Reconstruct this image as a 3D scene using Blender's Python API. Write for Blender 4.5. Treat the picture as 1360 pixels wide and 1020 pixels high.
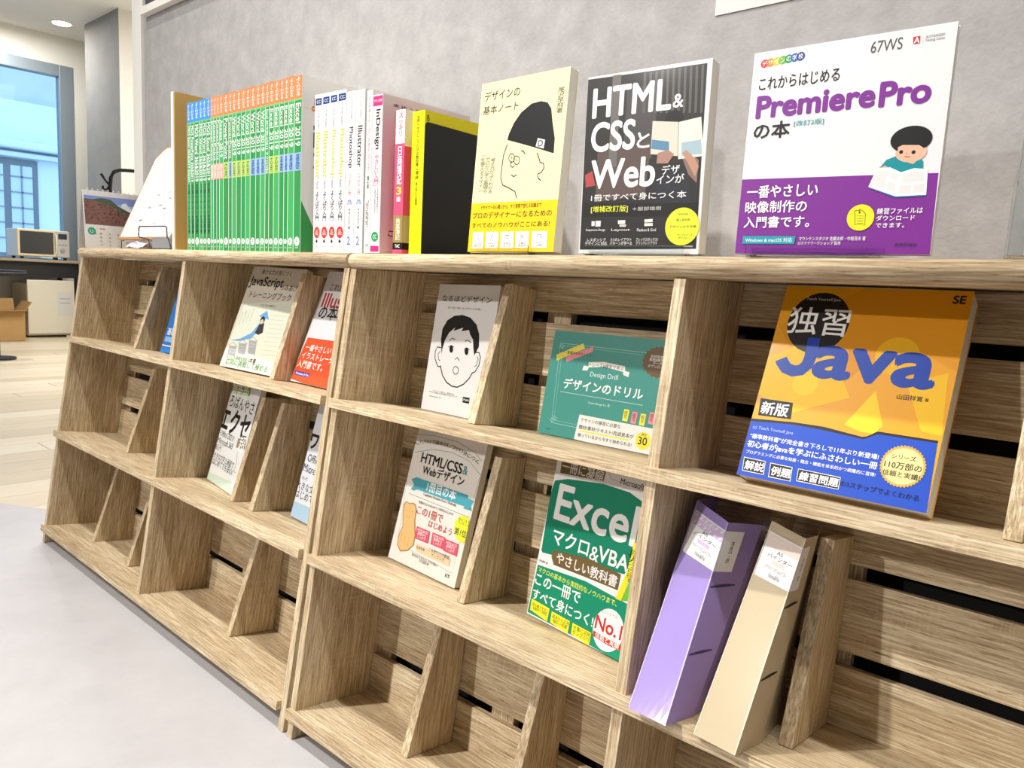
import bpy, bmesh, math, random
from mathutils import Vector, Matrix
from math import sin, cos, pi, radians
random.seed(7)
for _o in list(bpy.data.objects): bpy.data.objects.remove(_o, do_unlink=True)
SC = bpy.context.scene
COL = SC.collection
# ------------------------------------------------------------------ camera
cam_d = bpy.data.cameras.new('camera'); cam = bpy.data.objects.new('camera', cam_d); COL.objects.link(cam)
cam_d.sensor_width = 36.0; cam_d.sensor_fit = 'HORIZONTAL'; cam_d.lens = 1014.62/1360*36
cam_d.clip_start = .02; cam_d.clip_end = 100
RW = Matrix(((0.7376709782931075, 0.6733677799955585, 0.04916666195647769), (0.1254375512067983, -0.0651331364340113, -0.9899611584731547), (-0.6634055686616832, 0.736432961919903, -0.13251242985677641)))
_x, _y, _z = RW[0], -RW[1], -RW[2]
cam.matrix_world = Matrix(((_x[0], _y[0], _z[0], 2.18212708), (_x[1], _y[1], _z[1], -0.617508), (_x[2], _y[2], _z[2], 0.73440469), (0, 0, 0, 1)))
SC.camera = cam
# ------------------------------------------------------------------ world, lamps, exposure
SC.view_settings.view_transform = 'Standard'; SC.view_settings.look = 'None'
SC.view_settings.gamma = 1; SC.view_settings.use_curve_mapping = False
SC.view_settings.exposure = 0.28
W_ = bpy.data.worlds.new('sky'); SC.world = W_; W_.use_nodes = True
W_.node_tree.nodes['Background'].inputs[0].default_value = (.52, .76, 1.0, 1)
W_.node_tree.nodes['Background'].inputs[1].default_value = 2.0
def lamp(name, loc, power, size, color=(1, .975, .945), size_y=None, target=None, spread=180):
    l = bpy.data.lights.new(name, 'AREA'); l.energy = power; l.color = color; l.size = size
    if size_y: l.shape = 'RECTANGLE'; l.size_y = size_y
    else: l.shape = 'DISK'
    l.spread = radians(spread)
    o = bpy.data.objects.new(name, l); COL.objects.link(o); o.location = loc
    d = (Vector(target)-Vector(loc)) if target else Vector((0, 0, -1))
    o.rotation_euler = d.to_track_quat('-Z', 'Y').to_euler()
    return o
lamp('ceiling_line_lamp', (1.5, -.50, 2.86), 26, 3.2, size_y=.05, spread=110)              # line lamp just in front of the rack
lamp('ceiling_downlight', (.35, -1.9, 2.86), 17, .10, target=(1.4, .1, .4), spread=90)                        # the one that draws the lower, softer shadows
lamp('ceiling_downlight', (-.9, -5.2, 2.86), 14, .14, target=(1.4, .1, .4), spread=60)                         # far row
lamp('fill_panel_lamp', (1.6, -4.0, 2.87), 5, 2.4, size_y=1.2)  # unseen lamp added as general fill
lamp('fill_panel_lamp', (-3.0, 2.0, 2.87), 92, 1.6, size_y=1.6)  # unseen fill lamp, placed to brighten the column side and wooden floor
lamp('ceiling_downlight', (-5.9, 1.6, 2.86), 14, .14)
# ------------------------------------------------------------------ materials
def hexc(h):
    r = [int(h[i:i+2], 16)/255 for i in (0, 2, 4)]
    return tuple((c/12.92 if c <= .04045 else ((c+.055)/1.055)**2.4) for c in r)+(1,)
MATS = {}
def mat(name, color, rough=.6, metal=0, trans=0, ior=1.45, coat=0, bump=0, bscale=300, mottle=0, mscale=4, alpha=1, sss=0, spec=.5, mdetail=6, stretch=(1, 1, 1)):
    if name in MATS: return MATS[name]
    m = bpy.data.materials.new(name); m.use_nodes = True; n = m.node_tree; b = n.nodes['Principled BSDF']
    c = hexc(color) if isinstance(color, str) else color
    b.inputs['Base Color'].default_value = c; b.inputs['Roughness'].default_value = rough; b.inputs['Metallic'].default_value = metal
    b.inputs['Transmission Weight'].default_value = trans; b.inputs['IOR'].default_value = ior; b.inputs['Coat Weight'].default_value = coat
    b.inputs['Specular IOR Level'].default_value = spec
    if coat: b.inputs['Coat Roughness'].default_value = .12
    if sss: b.inputs['Subsurface Weight'].default_value = sss; b.inputs['Subsurface Radius'].default_value = (.01, .01, .01); b.inputs['Subsurface Scale'].default_value = .5
    tc = n.nodes.new('ShaderNodeTexCoord'); mp = n.nodes.new('ShaderNodeMapping'); mp.inputs['Scale'].default_value = stretch
    n.links.new(tc.outputs['Object'], mp.inputs[0])
    if mottle:
        t = n.nodes.new('ShaderNodeTexNoise'); t.inputs['Scale'].default_value = mscale; t.inputs['Detail'].default_value = mdetail; t.inputs['Roughness'].default_value = .72
        n.links.new(mp.outputs[0], t.inputs['Vector'])
        r = n.nodes.new('ShaderNodeValToRGB'); r.color_ramp.elements[0].position = .3; r.color_ramp.elements[1].position = .7
        r.color_ramp.elements[0].color = tuple(x*(1-mottle) for x in c[:3])+(1,); r.color_ramp.elements[1].color = tuple(min(1, x*(1+mottle*.5)) for x in c[:3])+(1,)
        n.links.new(t.outputs['Fac'], r.inputs[0]); n.links.new(r.outputs[0], b.inputs['Base Color'])
    if bump:
        t2 = n.nodes.new('ShaderNodeTexNoise'); t2.inputs['Scale'].default_value = bscale; t2.inputs['Detail'].default_value = 4
        n.links.new(mp.outputs[0], t2.inputs['Vector'])
        bp = n.nodes.new('ShaderNodeBump'); bp.inputs['Strength'].default_value = bump; bp.inputs['Distance'].default_value = .001
        n.links.new(t2.outputs['Fac'], bp.inputs['Height']); n.links.new(bp.outputs[0], b.inputs['Normal'])
    MATS[name] = m; return m
def wood(name, axis, dark='967e5f', mid='c1ab88', light='e3d4b5', sc=1., saw=.35, rough=.55):
    """sawn light oak: long fibres, darker pores and cross-cut saw marks"""
    if name in MATS: return MATS[name]
    m = bpy.data.materials.new(name); m.use_nodes = True; n = m.node_tree; N = n.nodes.new; L = n.links.new; b = n.nodes['Principled BSDF']
    b.inputs['Roughness'].default_value = rough; b.inputs['Specular IOR Level'].default_value = .35
    tc = N('ShaderNodeTexCoord'); oi = N('ShaderNodeObjectInfo')
    ad = N('ShaderNodeVectorMath'); ad.operation = 'MULTIPLY_ADD'
    cr = N('ShaderNodeCombineXYZ')
    for i in range(3): L(oi.outputs['Random'], cr.inputs[i])
    ad.inputs[1].default_value = (7, 11, 5); L(cr.outputs[0], ad.inputs[0]); L(tc.outputs['Object'], ad.inputs[2])
    def noise(scale, st, det=5, dist=0):
        mp = N('ShaderNodeMapping'); v = [1, 1, 1]; v[axis] = st; mp.inputs['Scale'].default_value = v
        t = N('ShaderNodeTexNoise'); t.inputs['Scale'].default_value = scale*sc; t.inputs['Detail'].default_value = det; t.inputs['Roughness'].default_value = .6; t.inputs['Distortion'].default_value = dist
        L(ad.outputs[0], mp.inputs[0]); L(mp.outputs[0], t.inputs['Vector']); return t.outputs['Fac']
    broad = noise(22, .10, 3, .6); fine = noise(480, .035, 5, .2); pore = noise(900, .06, 2); mix = N('ShaderNodeMath'); mix.operation = 'MULTIPLY_ADD'; mix.inputs[1].default_value = .7
    L(fine, mix.inputs[0]); half = N('ShaderNodeMath'); half.operation = 'MULTIPLY'; half.inputs[1].default_value = .3; L(broad, half.inputs[0]); L(half.outputs[0], mix.inputs[2])
    r = N('ShaderNodeValToRGB'); e = r.color_ramp.elements; e[0].position = .36; e[0].color = hexc(dark); e[1].position = .62; e[1].color = hexc(light)
    k = e.new(.5); k.color = hexc(mid); L(mix.outputs[0], r.inputs[0])
    # saw marks run across the fibres, only in patches
    mp = N('ShaderNodeMapping'); v = [.06, .06, .06]; v[axis] = 1; mp.inputs['Scale'].default_value = v; L(ad.outputs[0], mp.inputs[0])
    sw = N('ShaderNodeTexNoise'); sw.inputs['Scale'].default_value = 260; sw.inputs['Detail'].default_value = 2; L(mp.outputs[0], sw.inputs['Vector'])
    pm = noise(7, .8, 2); pr = N('ShaderNodeValToRGB'); pr.color_ramp.elements[0].position = .5; pr.color_ramp.elements[1].position = .68; L(pm, pr.inputs[0])
    sr = N('ShaderNodeValToRGB'); sr.color_ramp.elements[0].position = .5; sr.color_ramp.elements[1].position = .7; L(sw.outputs['Fac'], sr.inputs[0])
    f = N('ShaderNodeMath'); f.operation = 'MULTIPLY'; L(pr.outputs[0], f.inputs[0]); L(sr.outputs[0], f.inputs[1])
    f2 = N('ShaderNodeMath'); f2.operation = 'MULTIPLY'; f2.inputs[1].default_value = saw; L(f.outputs[0], f2.inputs[0])
    mx = N('ShaderNodeMix'); mx.data_type = 'RGBA'; L(f2.outputs[0], mx.inputs[0]); L(r.outputs[0], mx.inputs[6]); mx.inputs[7].default_value = hexc('e2cfab')
    po = N('ShaderNodeValToRGB'); po.color_ramp.elements[0].position = .30; po.color_ramp.elements[1].position = .40; po.color_ramp.elements[0].color = (.5, .44, .38, 1); po.color_ramp.elements[1].color = (1, 1, 1, 1); L(pore, po.inputs[0])
    mu = N('ShaderNodeMix'); mu.data_type = 'RGBA'; mu.blend_type = 'MULTIPLY'; mu.inputs[0].default_value = 1; L(mx.outputs[2], mu.inputs[6]); L(po.outputs[0], mu.inputs[7])
    L(mu.outputs[2], b.inputs['Base Color'])
    bp = N('ShaderNodeBump'); bp.inputs['Strength'].default_value = .25; bp.inputs['Distance'].default_value = .0006; L(fine, bp.inputs['Height']); L(bp.outputs[0], b.inputs['Normal'])
    MATS[name] = m; return m
OAKX = wood('oak_lengthwise', 0); OAKZ = wood('oak_upright', 2)
INKS = {'k': '161414', 'w': 'f4f2ee', 'g1': '2a2a2a', 'g2': '2c2a26', 'g3': '3c3a38', 'g4': '55534f', 'g5': '77746e', 'g6': '9a968e', 'g8': 'c9c5bd', 'g9': 'b9c6e6', 'fc1': 'f4c916'}
def ink(c):
    c = INKS.get(c, c); return mat('print_'+c, c, rough=.45, coat=.08, spec=.3)
# ------------------------------------------------------------------ mesh helpers
def link(name, bm_or_me, mats, parent=None, loc=None, smooth=False):
    if isinstance(bm_or_me, bmesh.types.BMesh):
        me = bpy.data.meshes.new(name); bm_or_me.normal_update(); bm_or_me.to_mesh(me); bm_or_me.free()
    else: me = bm_or_me
    if not isinstance(mats, (list, tuple)): mats = [mats]
    if not me.materials:
        for m in mats: me.materials.append(m)
    if smooth:
        for p in me.polygons: p.use_smooth = True
    o = bpy.data.objects.new(name, me); COL.objects.link(o)
    if parent: o.parent = parent
    if loc is not None: o.location = loc
    return o
def box(bm, x0, y0, z0, x1, y1, z1, mi=0, bev=0):
    vs = [bm.verts.new((x, y, z)) for x in (x0, x1) for y in (y0, y1) for z in (z0, z1)]
    fs = [bm.faces.new([vs[i] for i in f]) for f in ((0, 1, 3, 2), (4, 6, 7, 5), (0, 4, 5, 1), (2, 3, 7, 6), (0, 2, 6, 4), (1, 5, 7, 3))]
    for f in fs: f.material_index = mi
    if bev: bmesh.ops.bevel(bm, geom=list({e for f in fs for e in f.edges}), offset=bev, segments=2, affect='EDGES', profile=.5)
def B(*a, **k):
    bm = bmesh.new(); box(bm, *a, **k); return bm
def prism(bm, pts, axis, a0, a1, bev=0, mi=0):
    """extrude a 2D outline along an axis (0: pts are (y,z); 1: (x,z); 2: (x,y))"""
    def P(p, a): return (a, p[0], p[1]) if axis == 0 else (p[0], a, p[1]) if axis == 1 else (p[0], p[1], a)
    A = [bm.verts.new(P(p, a0)) for p in pts]; C_ = [bm.verts.new(P(p, a1)) for p in pts]; n = len(pts)
    fs = [bm.faces.new(A), bm.faces.new(C_[::-1])]+[bm.faces.new((A[i], C_[i], C_[(i+1) % n], A[(i+1) % n])) for i in range(n)]
    for f in fs: f.material_index = mi
    bmesh.ops.recalc_face_normals(bm, faces=fs)
    if bev: bmesh.ops.bevel(bm, geom=list({e for f in fs for e in f.edges}), offset=bev, segments=2, affect='EDGES', profile=.5)
def tube(bm, pts, r, seg=8, closed=False, mi=0):
    pts = [Vector(p) for p in pts]; rings = []; n = len(pts); up = Vector((.13, .27, .95))
    for i, p in enumerate(pts):
        a = pts[i-1] if (i > 0 or closed) else p; c = pts[(i+1) % n] if (i < n-1 or closed) else p
        d = (c-a).normalized(); u = d.cross(up)
        if u.length < .05: u = d.cross(Vector((1, 0, 0)))
        u.normalize(); v = d.cross(u); rr = r[i] if isinstance(r, (list, tuple)) else r
        rings.append([bm.verts.new(p+u*rr*cos(2*pi*k/seg)+v*rr*sin(2*pi*k/seg)) for k in range(seg)])
    for i in range(n if closed else n-1):
        A, C_ = rings[i], rings[(i+1) % n]
        for k in range(seg):
            f = bm.faces.new((A[k], A[(k+1) % seg], C_[(k+1) % seg], C_[k])); f.smooth = True; f.material_index = mi
    if not closed:
        bm.faces.new(rings[0]); bm.faces.new(rings[-1][::-1])
def empty(name, loc=(0, 0, 0), label=None, cat=None, group=None, M=None):
    o = bpy.data.objects.new(name, None); COL.objects.link(o); o.empty_display_size = .05
    if M is not None: o.matrix_world = M
    else: o.location = loc
    tag(o, label, cat, group); return o
def tag(o, label=None, cat=None, group=None, kind=None):
    if label: o['label'] = label
    if cat: o['category'] = cat
    if group: o['group'] = group
    if kind: o['kind'] = kind
    return o
# ------------------------------------------------------------------ lettering
_tc = {}
def glyphs(s, bold=0, res=2):
    """outline of a string from the built-in font, normalised to the unit square: (verts, faces)"""
    key = s
    if key in _tc: return _tc[key]
    cu = bpy.data.curves.new('lettering', 'FONT'); cu.body = s; cu.size = 1; cu.resolution_u = 5 if len(s) < 12 and s.isascii() else res; cu.space_line = .92; cu.align_x = 'CENTER' if '\n' in s else 'LEFT'
    o = bpy.data.objects.new('lettering', cu); COL.objects.link(o)
    me = bpy.data.meshes.new_from_object(o)
    bpy.data.objects.remove(o); bpy.data.curves.remove(cu)
    vs = [v.co for v in me.vertices]
    if not vs: _tc[key] = ([], [], 1, 1); return _tc[key]
    x0 = min(v.x for v in vs); x1 = max(v.x for v in vs); y0 = min(v.y for v in vs); y1 = max(v.y for v in vs)
    V = [((v.x-x0)/max(x1-x0, 1e-6), (v.y-y0)/max(y1-y0, 1e-6)) for v in vs]
    F = [tuple(p.vertices) for p in me.polygons]; bpy.data.meshes.remove(me)
    _tc[key] = (V, F, x1-x0, y1-y0); return _tc[key]
class Print:
    """flat printed layers on a surface; map(u, v, d) gives the 3D point d metres above the surface"""
    def __init__(s, mp): s.v = []; s.f = []; s.mi = []; s.m = []; s.mp = mp; s.k = 0
    def idx(s, c):
        m = ink(c)
        if m not in s.m: s.m.append(m)
        return s.m.index(m)
    def add(s, V, F, c, step=True):
        s.k += step*1.0
        d = .00006+s.k*.000005; b = len(s.v); i = s.idx(c)
        s.v += [s.mp(u, v, d) for u, v in V]; s.f += [tuple(b+j for j in f) for f in F]; s.mi += [i]*len(F)
    def poly(s, c, pts):
        if len(pts) > 4:
            a = sum(pts[i][0]*pts[(i+1) % len(pts)][1]-pts[(i+1) % len(pts)][0]*pts[i][1] for i in range(len(pts)))
        else: a = (pts[1][0]-pts[0][0])*(pts[2][1]-pts[0][1])-(pts[2][0]-pts[0][0])*(pts[1][1]-pts[0][1])
        if a < 0: pts = pts[::-1]
        s.add(pts, [tuple(range(len(pts)))], c)
    def ell(s, c, cen, r, n=28): s.poly(c, [(cen[0]+r[0]*cos(2*pi*i/n), cen[1]+r[1]*sin(2*pi*i/n)) for i in range(n)])
    def line(s, c, w, pts):
        V = []; F = []; h = w/2
        for i, p in enumerate(pts):
            a = pts[max(i-1, 0)]; b = pts[min(i+1, len(pts)-1)]
            dx, dy = b[0]-a[0], b[1]-a[1]; L = math.hypot(dx, dy) or 1; nx, ny = -dy/L*h, dx/L*h
            V += [(p[0]+nx, p[1]+ny), (p[0]-nx, p[1]-ny)]
        for i in range(len(pts)-1): F.append((2*i+1, 2*i+3, 2*i+2, 2*i))
        s.add(V, F, c)
    def text(s, c, t, u0, v0, u1, v1, bold=0, rot=0):
        if rot == -1 and all(ord(ch) > 0x2fff for ch in t): t = '\n'.join(t.replace('ー', '｜')); rot = 0   # set vertically
        V, F, gw, gh = glyphs(t)
        if not V: return
        if rot == 2:                       # keep the typeface's own proportions, same centre and width
            h = (u1-u0)*gh/gw; m = (v0+v1)/2; v0, v1 = m-h/2, m+h/2; rot = 0
        em = (abs(u1-u0)/gh if rot else abs(v1-v0)/gh)
        if rot: V = [(y, 1-x) for x, y in V]
        r = bold*.0024*em; u0 += r; u1 -= r; v0 += r; v1 -= r
        offs = [(0, 0)] if bold < 1 else [(r, r), (-r, -r), (r, -r), (-r, r)] if bold < 8 else [(r*cos(a*pi/4), r*sin(a*pi/4)) for a in range(8)]+[(0, 0)]
        for k, (a, b) in enumerate(offs): s.add([(u0+a+(u1-u0)*x, v0+b+(v1-v0)*y) for x, y in V], F, c, step=2 if k == 0 else 1)
    def run(s, items, k=1e-4, clip=None):
        for it in items:
            q = it[0]
            if q == 'p': s.poly(it[1], [(a*k, b*k) for a, b in it[2]])
            elif q == 'l': s.line(it[1], it[2]*k, [(a*k, b*k) for a, b in it[3]])
            elif q == 'e': s.ell(it[1], (it[2][0]*k, it[2][1]*k), (it[3][0]*k, it[3][1]*k))
            elif q == 't': s.text(it[1], it[2], it[3]*k, it[4]*k, it[5]*k, it[6]*k, it[7], it[8] if len(it) > 8 else 0)
    def clip(s, W, H):
        """cut everything that runs over the edge of the sheet"""
        bm = bmesh.new(); s._b = bm
    def mesh(s, name, rect=None, inv=None):
        me = bpy.data.meshes.new(name); me.from_pydata(s.v, [], s.f); me.polygons.foreach_set('material_index', s.mi); me.update()
        for m in s.m: me.materials.append(m)
        if rect:   # trim to the sheet's rectangle, given as (axis, low, high) pairs in local space
            bm = bmesh.new(); bm.from_mesh(me)
            for ax, lo, hi in rect:
                for val, sg in ((lo, -1), (hi, 1)):
                    co = [0, 0, 0]; no = [0, 0, 0]; co[ax] = val; no[ax] = sg
                    bmesh.ops.bisect_plane(bm, geom=bm.verts[:]+bm.edges[:]+bm.faces[:], plane_co=co, plane_no=no, clear_outer=True)
            bm.to_mesh(me); bm.free()
        return me
# ------------------------------------------------------------------ printed matter of the covers, in tenths of a millimetre
ART = {
 'yellow': [
  ["p","fc1",[[-4,655],[1549,647],[1530,0],[0,0]]],
  ["t","k","デザインの",75,2007,717,2136,2],
  ["t","k","基本ノート",68,1834,710,1945,2],
  ["t","g3","尾\n沢\n早\n飛\n著",1363,1708,1467,2022,0],
  ["p","k",[[566,1459],[583,1529],[658,1668],[770,1788],[937,1880],[1092,1892],[1205,1863],[1276,1781],[1317,1612],[1380,1404],[1386,1219],[987,1341]]],
  ["p","dedcd8",[[1098,1434],[1225,1400],[1212,1291],[1076,1331]]],
  ["t","k","D",1112,1324,1191,1402,3],
  ["l","k",13,[[573,1402],[523,1267],[510,1107],[508,972],[555,876],[692,824],[790,777],[830,691]]],
  ["l","k",13,[[1111,1248],[1155,1168],[1178,1122],[1235,1106],[1249,1046],[1205,993],[1148,981],[1172,923],[1216,897]]],
  ["l","k",10,[[727,1214],[723,1187],[707,1168],[682,1162],[655,1171],[633,1193],[622,1222],[626,1250],[643,1269],[668,1275],[695,1265],[716,1243],[727,1214]]],
  ["e","k",[675,1218],[9,9]],
  ["l","k",10,[[819,1179],[815,1151],[799,1132],[774,1127],[748,1136],[726,1158],[716,1186],[719,1214],[735,1233],[760,1238],[787,1229],[808,1207],[819,1179]]],
  ["e","k",[767,1182],[9,9]],
  ["l","k",13,[[832,1299],[873,1285],[907,1248]]],
  ["l","k",12,[[691,1002],[739,973],[791,994]]],
  ["l","k",12,[[676,1176],[661,1124],[702,1094],[743,1113]]],
  ["t","g5","考\nえ\n方\nが\nよ\nく\nわ\nか\nる",289,775,388,1244,0],
  ["t","g5","ゼ\nロ\nか\nら\n学\nぶ\n基\n礎\nの",192,791,285,1267,0],
  ["t","g5","一\n生\n使\nえ\nる\nデ\nザ\nイ\nン",102,806,189,1291,0],
  ["t","k","デザイナーの心構えから、すぐ実務で使える知識まで",189,563,1265,621,0],
  ["t","g2","プロのデザイナーになるための",44,447,1448,531,1],
  ["t","g2","すべてのノウハウがここにある!",46,323,1430,391,1],
  ["p","dedcd8",[[75,268],[287,267],[301,36],[89,40]]],
  ["t","k","プロの\n考え方",120,61,264,121,0],
  ["l","g3",6,[[152,218],[200,218],[195,168],[171,168]]],
  ["p","dedcd8",[[326,267],[561,265],[575,39],[340,42]]],
  ["t","k","デザイン\nの基本",386,63,525,122,0],
  ["l","g3",6,[[468,231],[415,163]]],
  ["p","dedcd8",[[603,265],[840,264],[854,42],[616,45]]],
  ["t","k","文字の\nルール",666,65,800,123,0],
  ["l","g3",6,[[680,216],[747,216],[749,203],[684,184],[753,168]]],
  ["p","dedcd8",[[873,263],[1102,262],[1115,44],[886,47]]],
  ["t","k","仕事の\n進め方",934,67,1063,124,0],
  ["l","g3",6,[[954,221],[987,189],[1012,221],[989,176]]],
  ["p","dedcd8",[[1151,262],[1411,260],[1424,47],[1164,50]]],
  ["t","k","デザイン\nの実践",1230,69,1354,125,0],
  ["l","g3",6,[[1252,176],[1246,220],[1308,220],[1313,176]]],
 ],
 'html': [
  ["p","2e2c2a",[[-4,2025],[1505,2004],[1535,60],[16,43]]],
  ["p","4b4846",[[541,1843],[958,1882],[912,1061],[541,991]]],
  ["p","5d5a55",[[744,2003],[775,2003],[789,1568],[757,1566]]],
  ["p","5d5a55",[[817,2002],[848,2002],[862,1560],[831,1559]]],
  ["p","5d5a55",[[889,2001],[920,2002],[935,1553],[904,1552]]],
  ["p","5d5a55",[[960,2001],[991,2001],[1007,1546],[977,1544]]],
  ["p","5d5a55",[[1031,2000],[1061,2000],[1078,1539],[1048,1537]]],
  ["p","5d5a55",[[1101,1999],[1131,2000],[1149,1532],[1119,1530]]],
  ["p","5d5a55",[[1170,1999],[1200,1999],[1219,1525],[1189,1523]]],
  ["p","5d5a55",[[1239,1998],[1268,1998],[1288,1518],[1259,1517]]],
  ["p","5d5a55",[[1306,1997],[1335,1998],[1356,1511],[1327,1510]]],
  ["p","5d5a55",[[1373,1997],[1402,1997],[1424,1505],[1395,1503]]],
  ["p","5d5a55",[[1440,1996],[1468,1997],[1491,1498],[1463,1496]]],
  ["p","5c4d47",[[190,1202],[899,1243],[860,652],[197,601]]],
  ["p","6b6763",[[337,2028],[453,2027],[458,996],[350,1002]]],
  ["p","23211f",[[50,593],[1523,554],[1509,411],[35,434]]],
  ["p","2f3036",[[992,830],[1175,955],[1380,856],[1426,556],[997,568]]],
  ["p","b04a48",[[31,923],[131,966],[185,795],[54,776]]],
  ["e","1c1a19",[1160,1443],[115,115]],
  ["p","8a6f63",[[1293,1037],[1336,1122],[1490,1003],[1483,763],[1380,856]]],
  ["p","d5cfbf",[[897,1467],[1216,1427],[1237,1063],[896,1107]]],
  ["p","5b87a3",[[903,1265],[1118,1226],[1125,1125],[900,1164]]],
  ["p","e8e2d0",[[1221,1426],[1480,1456],[1546,1043],[1244,1029]]],
  ["p","a3bac2",[[1269,1203],[1498,1219],[1521,1066],[1279,1060]]],
  ["p","b98d77",[[1284,1092],[1336,1122],[1440,1028],[1495,937],[1459,830],[1358,989]]],
  ["p","a88270",[[986,1112],[1112,1137],[1190,1088],[1122,992],[981,1000]]],
  ["t","w","HTML",84,1568,1111,1909,9],
  ["t","w","&",1133,1582,1259,1726,5],
  ["t","w","CSS",90,1176,687,1519,9],
  ["t","w","と",712,1181,877,1359,6],
  ["t","w","Web",115,751,974,1087,9],
  ["t","w","デザ\nインが",995,774,1332,974,3],
  ["t","w","1冊ですべて身につく本",139,609,1373,690,3],
  ["t","e3ea3a","[増補改訂版]",147,471,651,554,4],
  ["t","g8","＊服部雄樹",713,486,1081,529,0],
  ["t","w","Responsive Design",97,255,362,290,0],
  ["t","w","レスポンシブ\nデザインに対応",89,95,401,180,1],
  ["t","w","Layout",446,254,698,288,0],
  ["t","w","5つのレイアウト\nパターンが学べる",438,98,736,180,1],
  ["t","w","Flexbox & Grid",791,253,1032,286,0],
  ["t","w","フレックスボックス/\nグリッドレイアウト",785,101,1068,181,1],
  ["p","dedcd8",[[166,378],[210,378],[213,322],[169,322]]],
  ["p","dedcd8",[[221,382],[297,381],[295,314],[226,314]]],
  ["p","dedcd8",[[530,383],[630,382],[627,340],[533,340]]],
  ["p","g8",[[555,335],[644,335],[640,306],[557,307]]],
  ["p","dedcd8",[[878,386],[983,391],[986,355],[881,351]]],
  ["p","dedcd8",[[881,344],[987,345],[989,313],[883,311]]],
  ["e","dfe83a",[1351,301],[205,205]],
  ["t","g3","Download",1291,423,1411,452,0],
  ["t","k","購入者特典",1278,358,1440,387,0],
  ["t","k","デザインのネタ帳",1200,282,1519,316,2],
  ["t","g3","サンプルデータ\nダウンロード",1302,162,1479,223,0],
  ["t","w","技術評論社",1386,77,1498,96,0],
 ],
 'prem': [
  ["p","7a2a8c",[[-2,746],[1789,711],[1799,0],[0,0]]],
  ["e","d23b3b",[114,1875],[41,41]],
  ["t","w","デ",90,1850,137,1900,2],
  ["e","ea7a2a",[174,1878],[41,41]],
  ["t","w","ザ",151,1853,197,1903,2],
  ["e","efc32c",[234,1882],[41,41]],
  ["t","w","イ",211,1857,257,1907,2],
  ["e","6fb23a",[294,1885],[41,41]],
  ["t","w","ン",271,1860,316,1910,2],
  ["e","2a8f5c",[352,1889],[41,41]],
  ["t","w","の",330,1864,375,1913,2],
  ["e","2f68b3",[411,1892],[41,41]],
  ["t","w","学",388,1867,433,1916,2],
  ["e","3a3f8f",[468,1895],[41,41]],
  ["t","w","校",446,1871,490,1920,2],
  ["t","g4","67WS",1107,1825,1373,1928,0],
  ["p","c92b35",[[1455,1914],[1512,1914],[1515,1851],[1460,1851]]],
  ["t","w","A",1464,1856,1511,1907,6],
  ["l","g8",3,[[1533,1913],[1539,1839]]],
  ["t","g5","AUTHORIZED\nTraining Center",1555,1850,1712,1909,0],
  ["t","k","これからはじめる",78,1615,856,1737,2],
  ["t","7a2a8c","Premiere",73,1335,1195,1562,14],
  ["t","7a2a8c","Pro",1226,1323,1656,1554,14],
  ["t","k","の本",72,1132,437,1298,8],
  ["t","3a9a9a","[改訂2版]",471,1223,756,1284,2],
  ["p","0d8a92",[[1296,776],[1352,850],[1453,887],[1619,864],[1656,819],[1664,732],[1552,739],[1344,729]]],
  ["e","f0b295",[1550,902],[128,85]],
  ["e","151213",[1537,1018],[170,118]],
  ["p","f0b295",[[1435,954],[1474,973],[1608,962],[1652,931],[1648,873],[1591,845],[1487,856],[1445,899]]],
  ["e","k",[1468,912],[17,17]],
  ["e","k",[1570,903],[17,17]],
  ["l","k",6,[[1500,873],[1528,860],[1548,867]]],
  ["l","k",5,[[1517,902],[1515,887]]],
  ["p","f0b295",[[1509,846],[1579,856],[1607,828],[1576,798],[1533,816]]],
  ["p","f0b295",[[1300,780],[1347,800],[1381,775],[1344,733],[1305,742]]],
  ["p","2b6fa0",[[1230,606],[1462,509],[1714,514],[1712,531],[1464,529],[1228,624]]],
  ["p","fbfbfb",[[1224,615],[1279,777],[1391,781],[1487,732],[1590,762],[1702,747],[1713,525],[1465,520]]],
  ["p","dcdad6",[[1248,634],[1295,754],[1388,757],[1358,606]]],
  ["p","dcdad6",[[1410,747],[1472,717],[1458,652],[1400,686]]],
  ["p","dcdad6",[[1394,660],[1456,630],[1453,551],[1381,594]]],
  ["p","dcdad6",[[1504,709],[1593,736],[1684,726],[1688,644],[1491,633]]],
  ["p","dcdad6",[[1487,615],[1586,617],[1584,541],[1481,541]]],
  ["p","dcdad6",[[1606,618],[1690,627],[1690,549],[1604,544]]],
  ["t","w","一番やさしい",69,550,772,675,6],
  ["t","w","映像制作の",66,401,685,520,6],
  ["t","w","入門書です。",68,254,725,369,6],
  ["e","f4ec21",[1186,337],[120,120]],
  ["l","g3",7,[[1130,402],[1145,270],[1233,268],[1225,372],[1193,405],[1130,402]]],
  ["l","g3",5,[[1151,352],[1213,350]]],
  ["l","g3",5,[[1154,329],[1215,327]]],
  ["l","g3",5,[[1156,306],[1218,305]]],
  ["l","g3",5,[[1158,286],[1220,284]]],
  ["l","g3",6,[[1172,423],[1174,383]]],
  ["p","g3",[[1160,390],[1189,389],[1175,369]]],
  ["t","w","練習ファイルは",1324,363,1703,419,3],
  ["t","w","ダウンロード",1323,304,1645,352,3],
  ["t","w","できます。",1326,240,1566,285,3],
  ["p","1f9aa8",[[73,174],[606,169],[602,95],[74,97]]],
  ["t","w","Windows & macOS 対応",103,112,578,156,2],
  ["t","w","マウンテンスタジオ 佐藤太郎・中館茂夫 著",643,126,1253,164,1],
  ["t","w","ロクナナワークショップ 監修",638,86,1036,119,1],
  ["t","g1","技術評論社",1503,73,1687,105,0],
 ],
 'java': [
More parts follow.
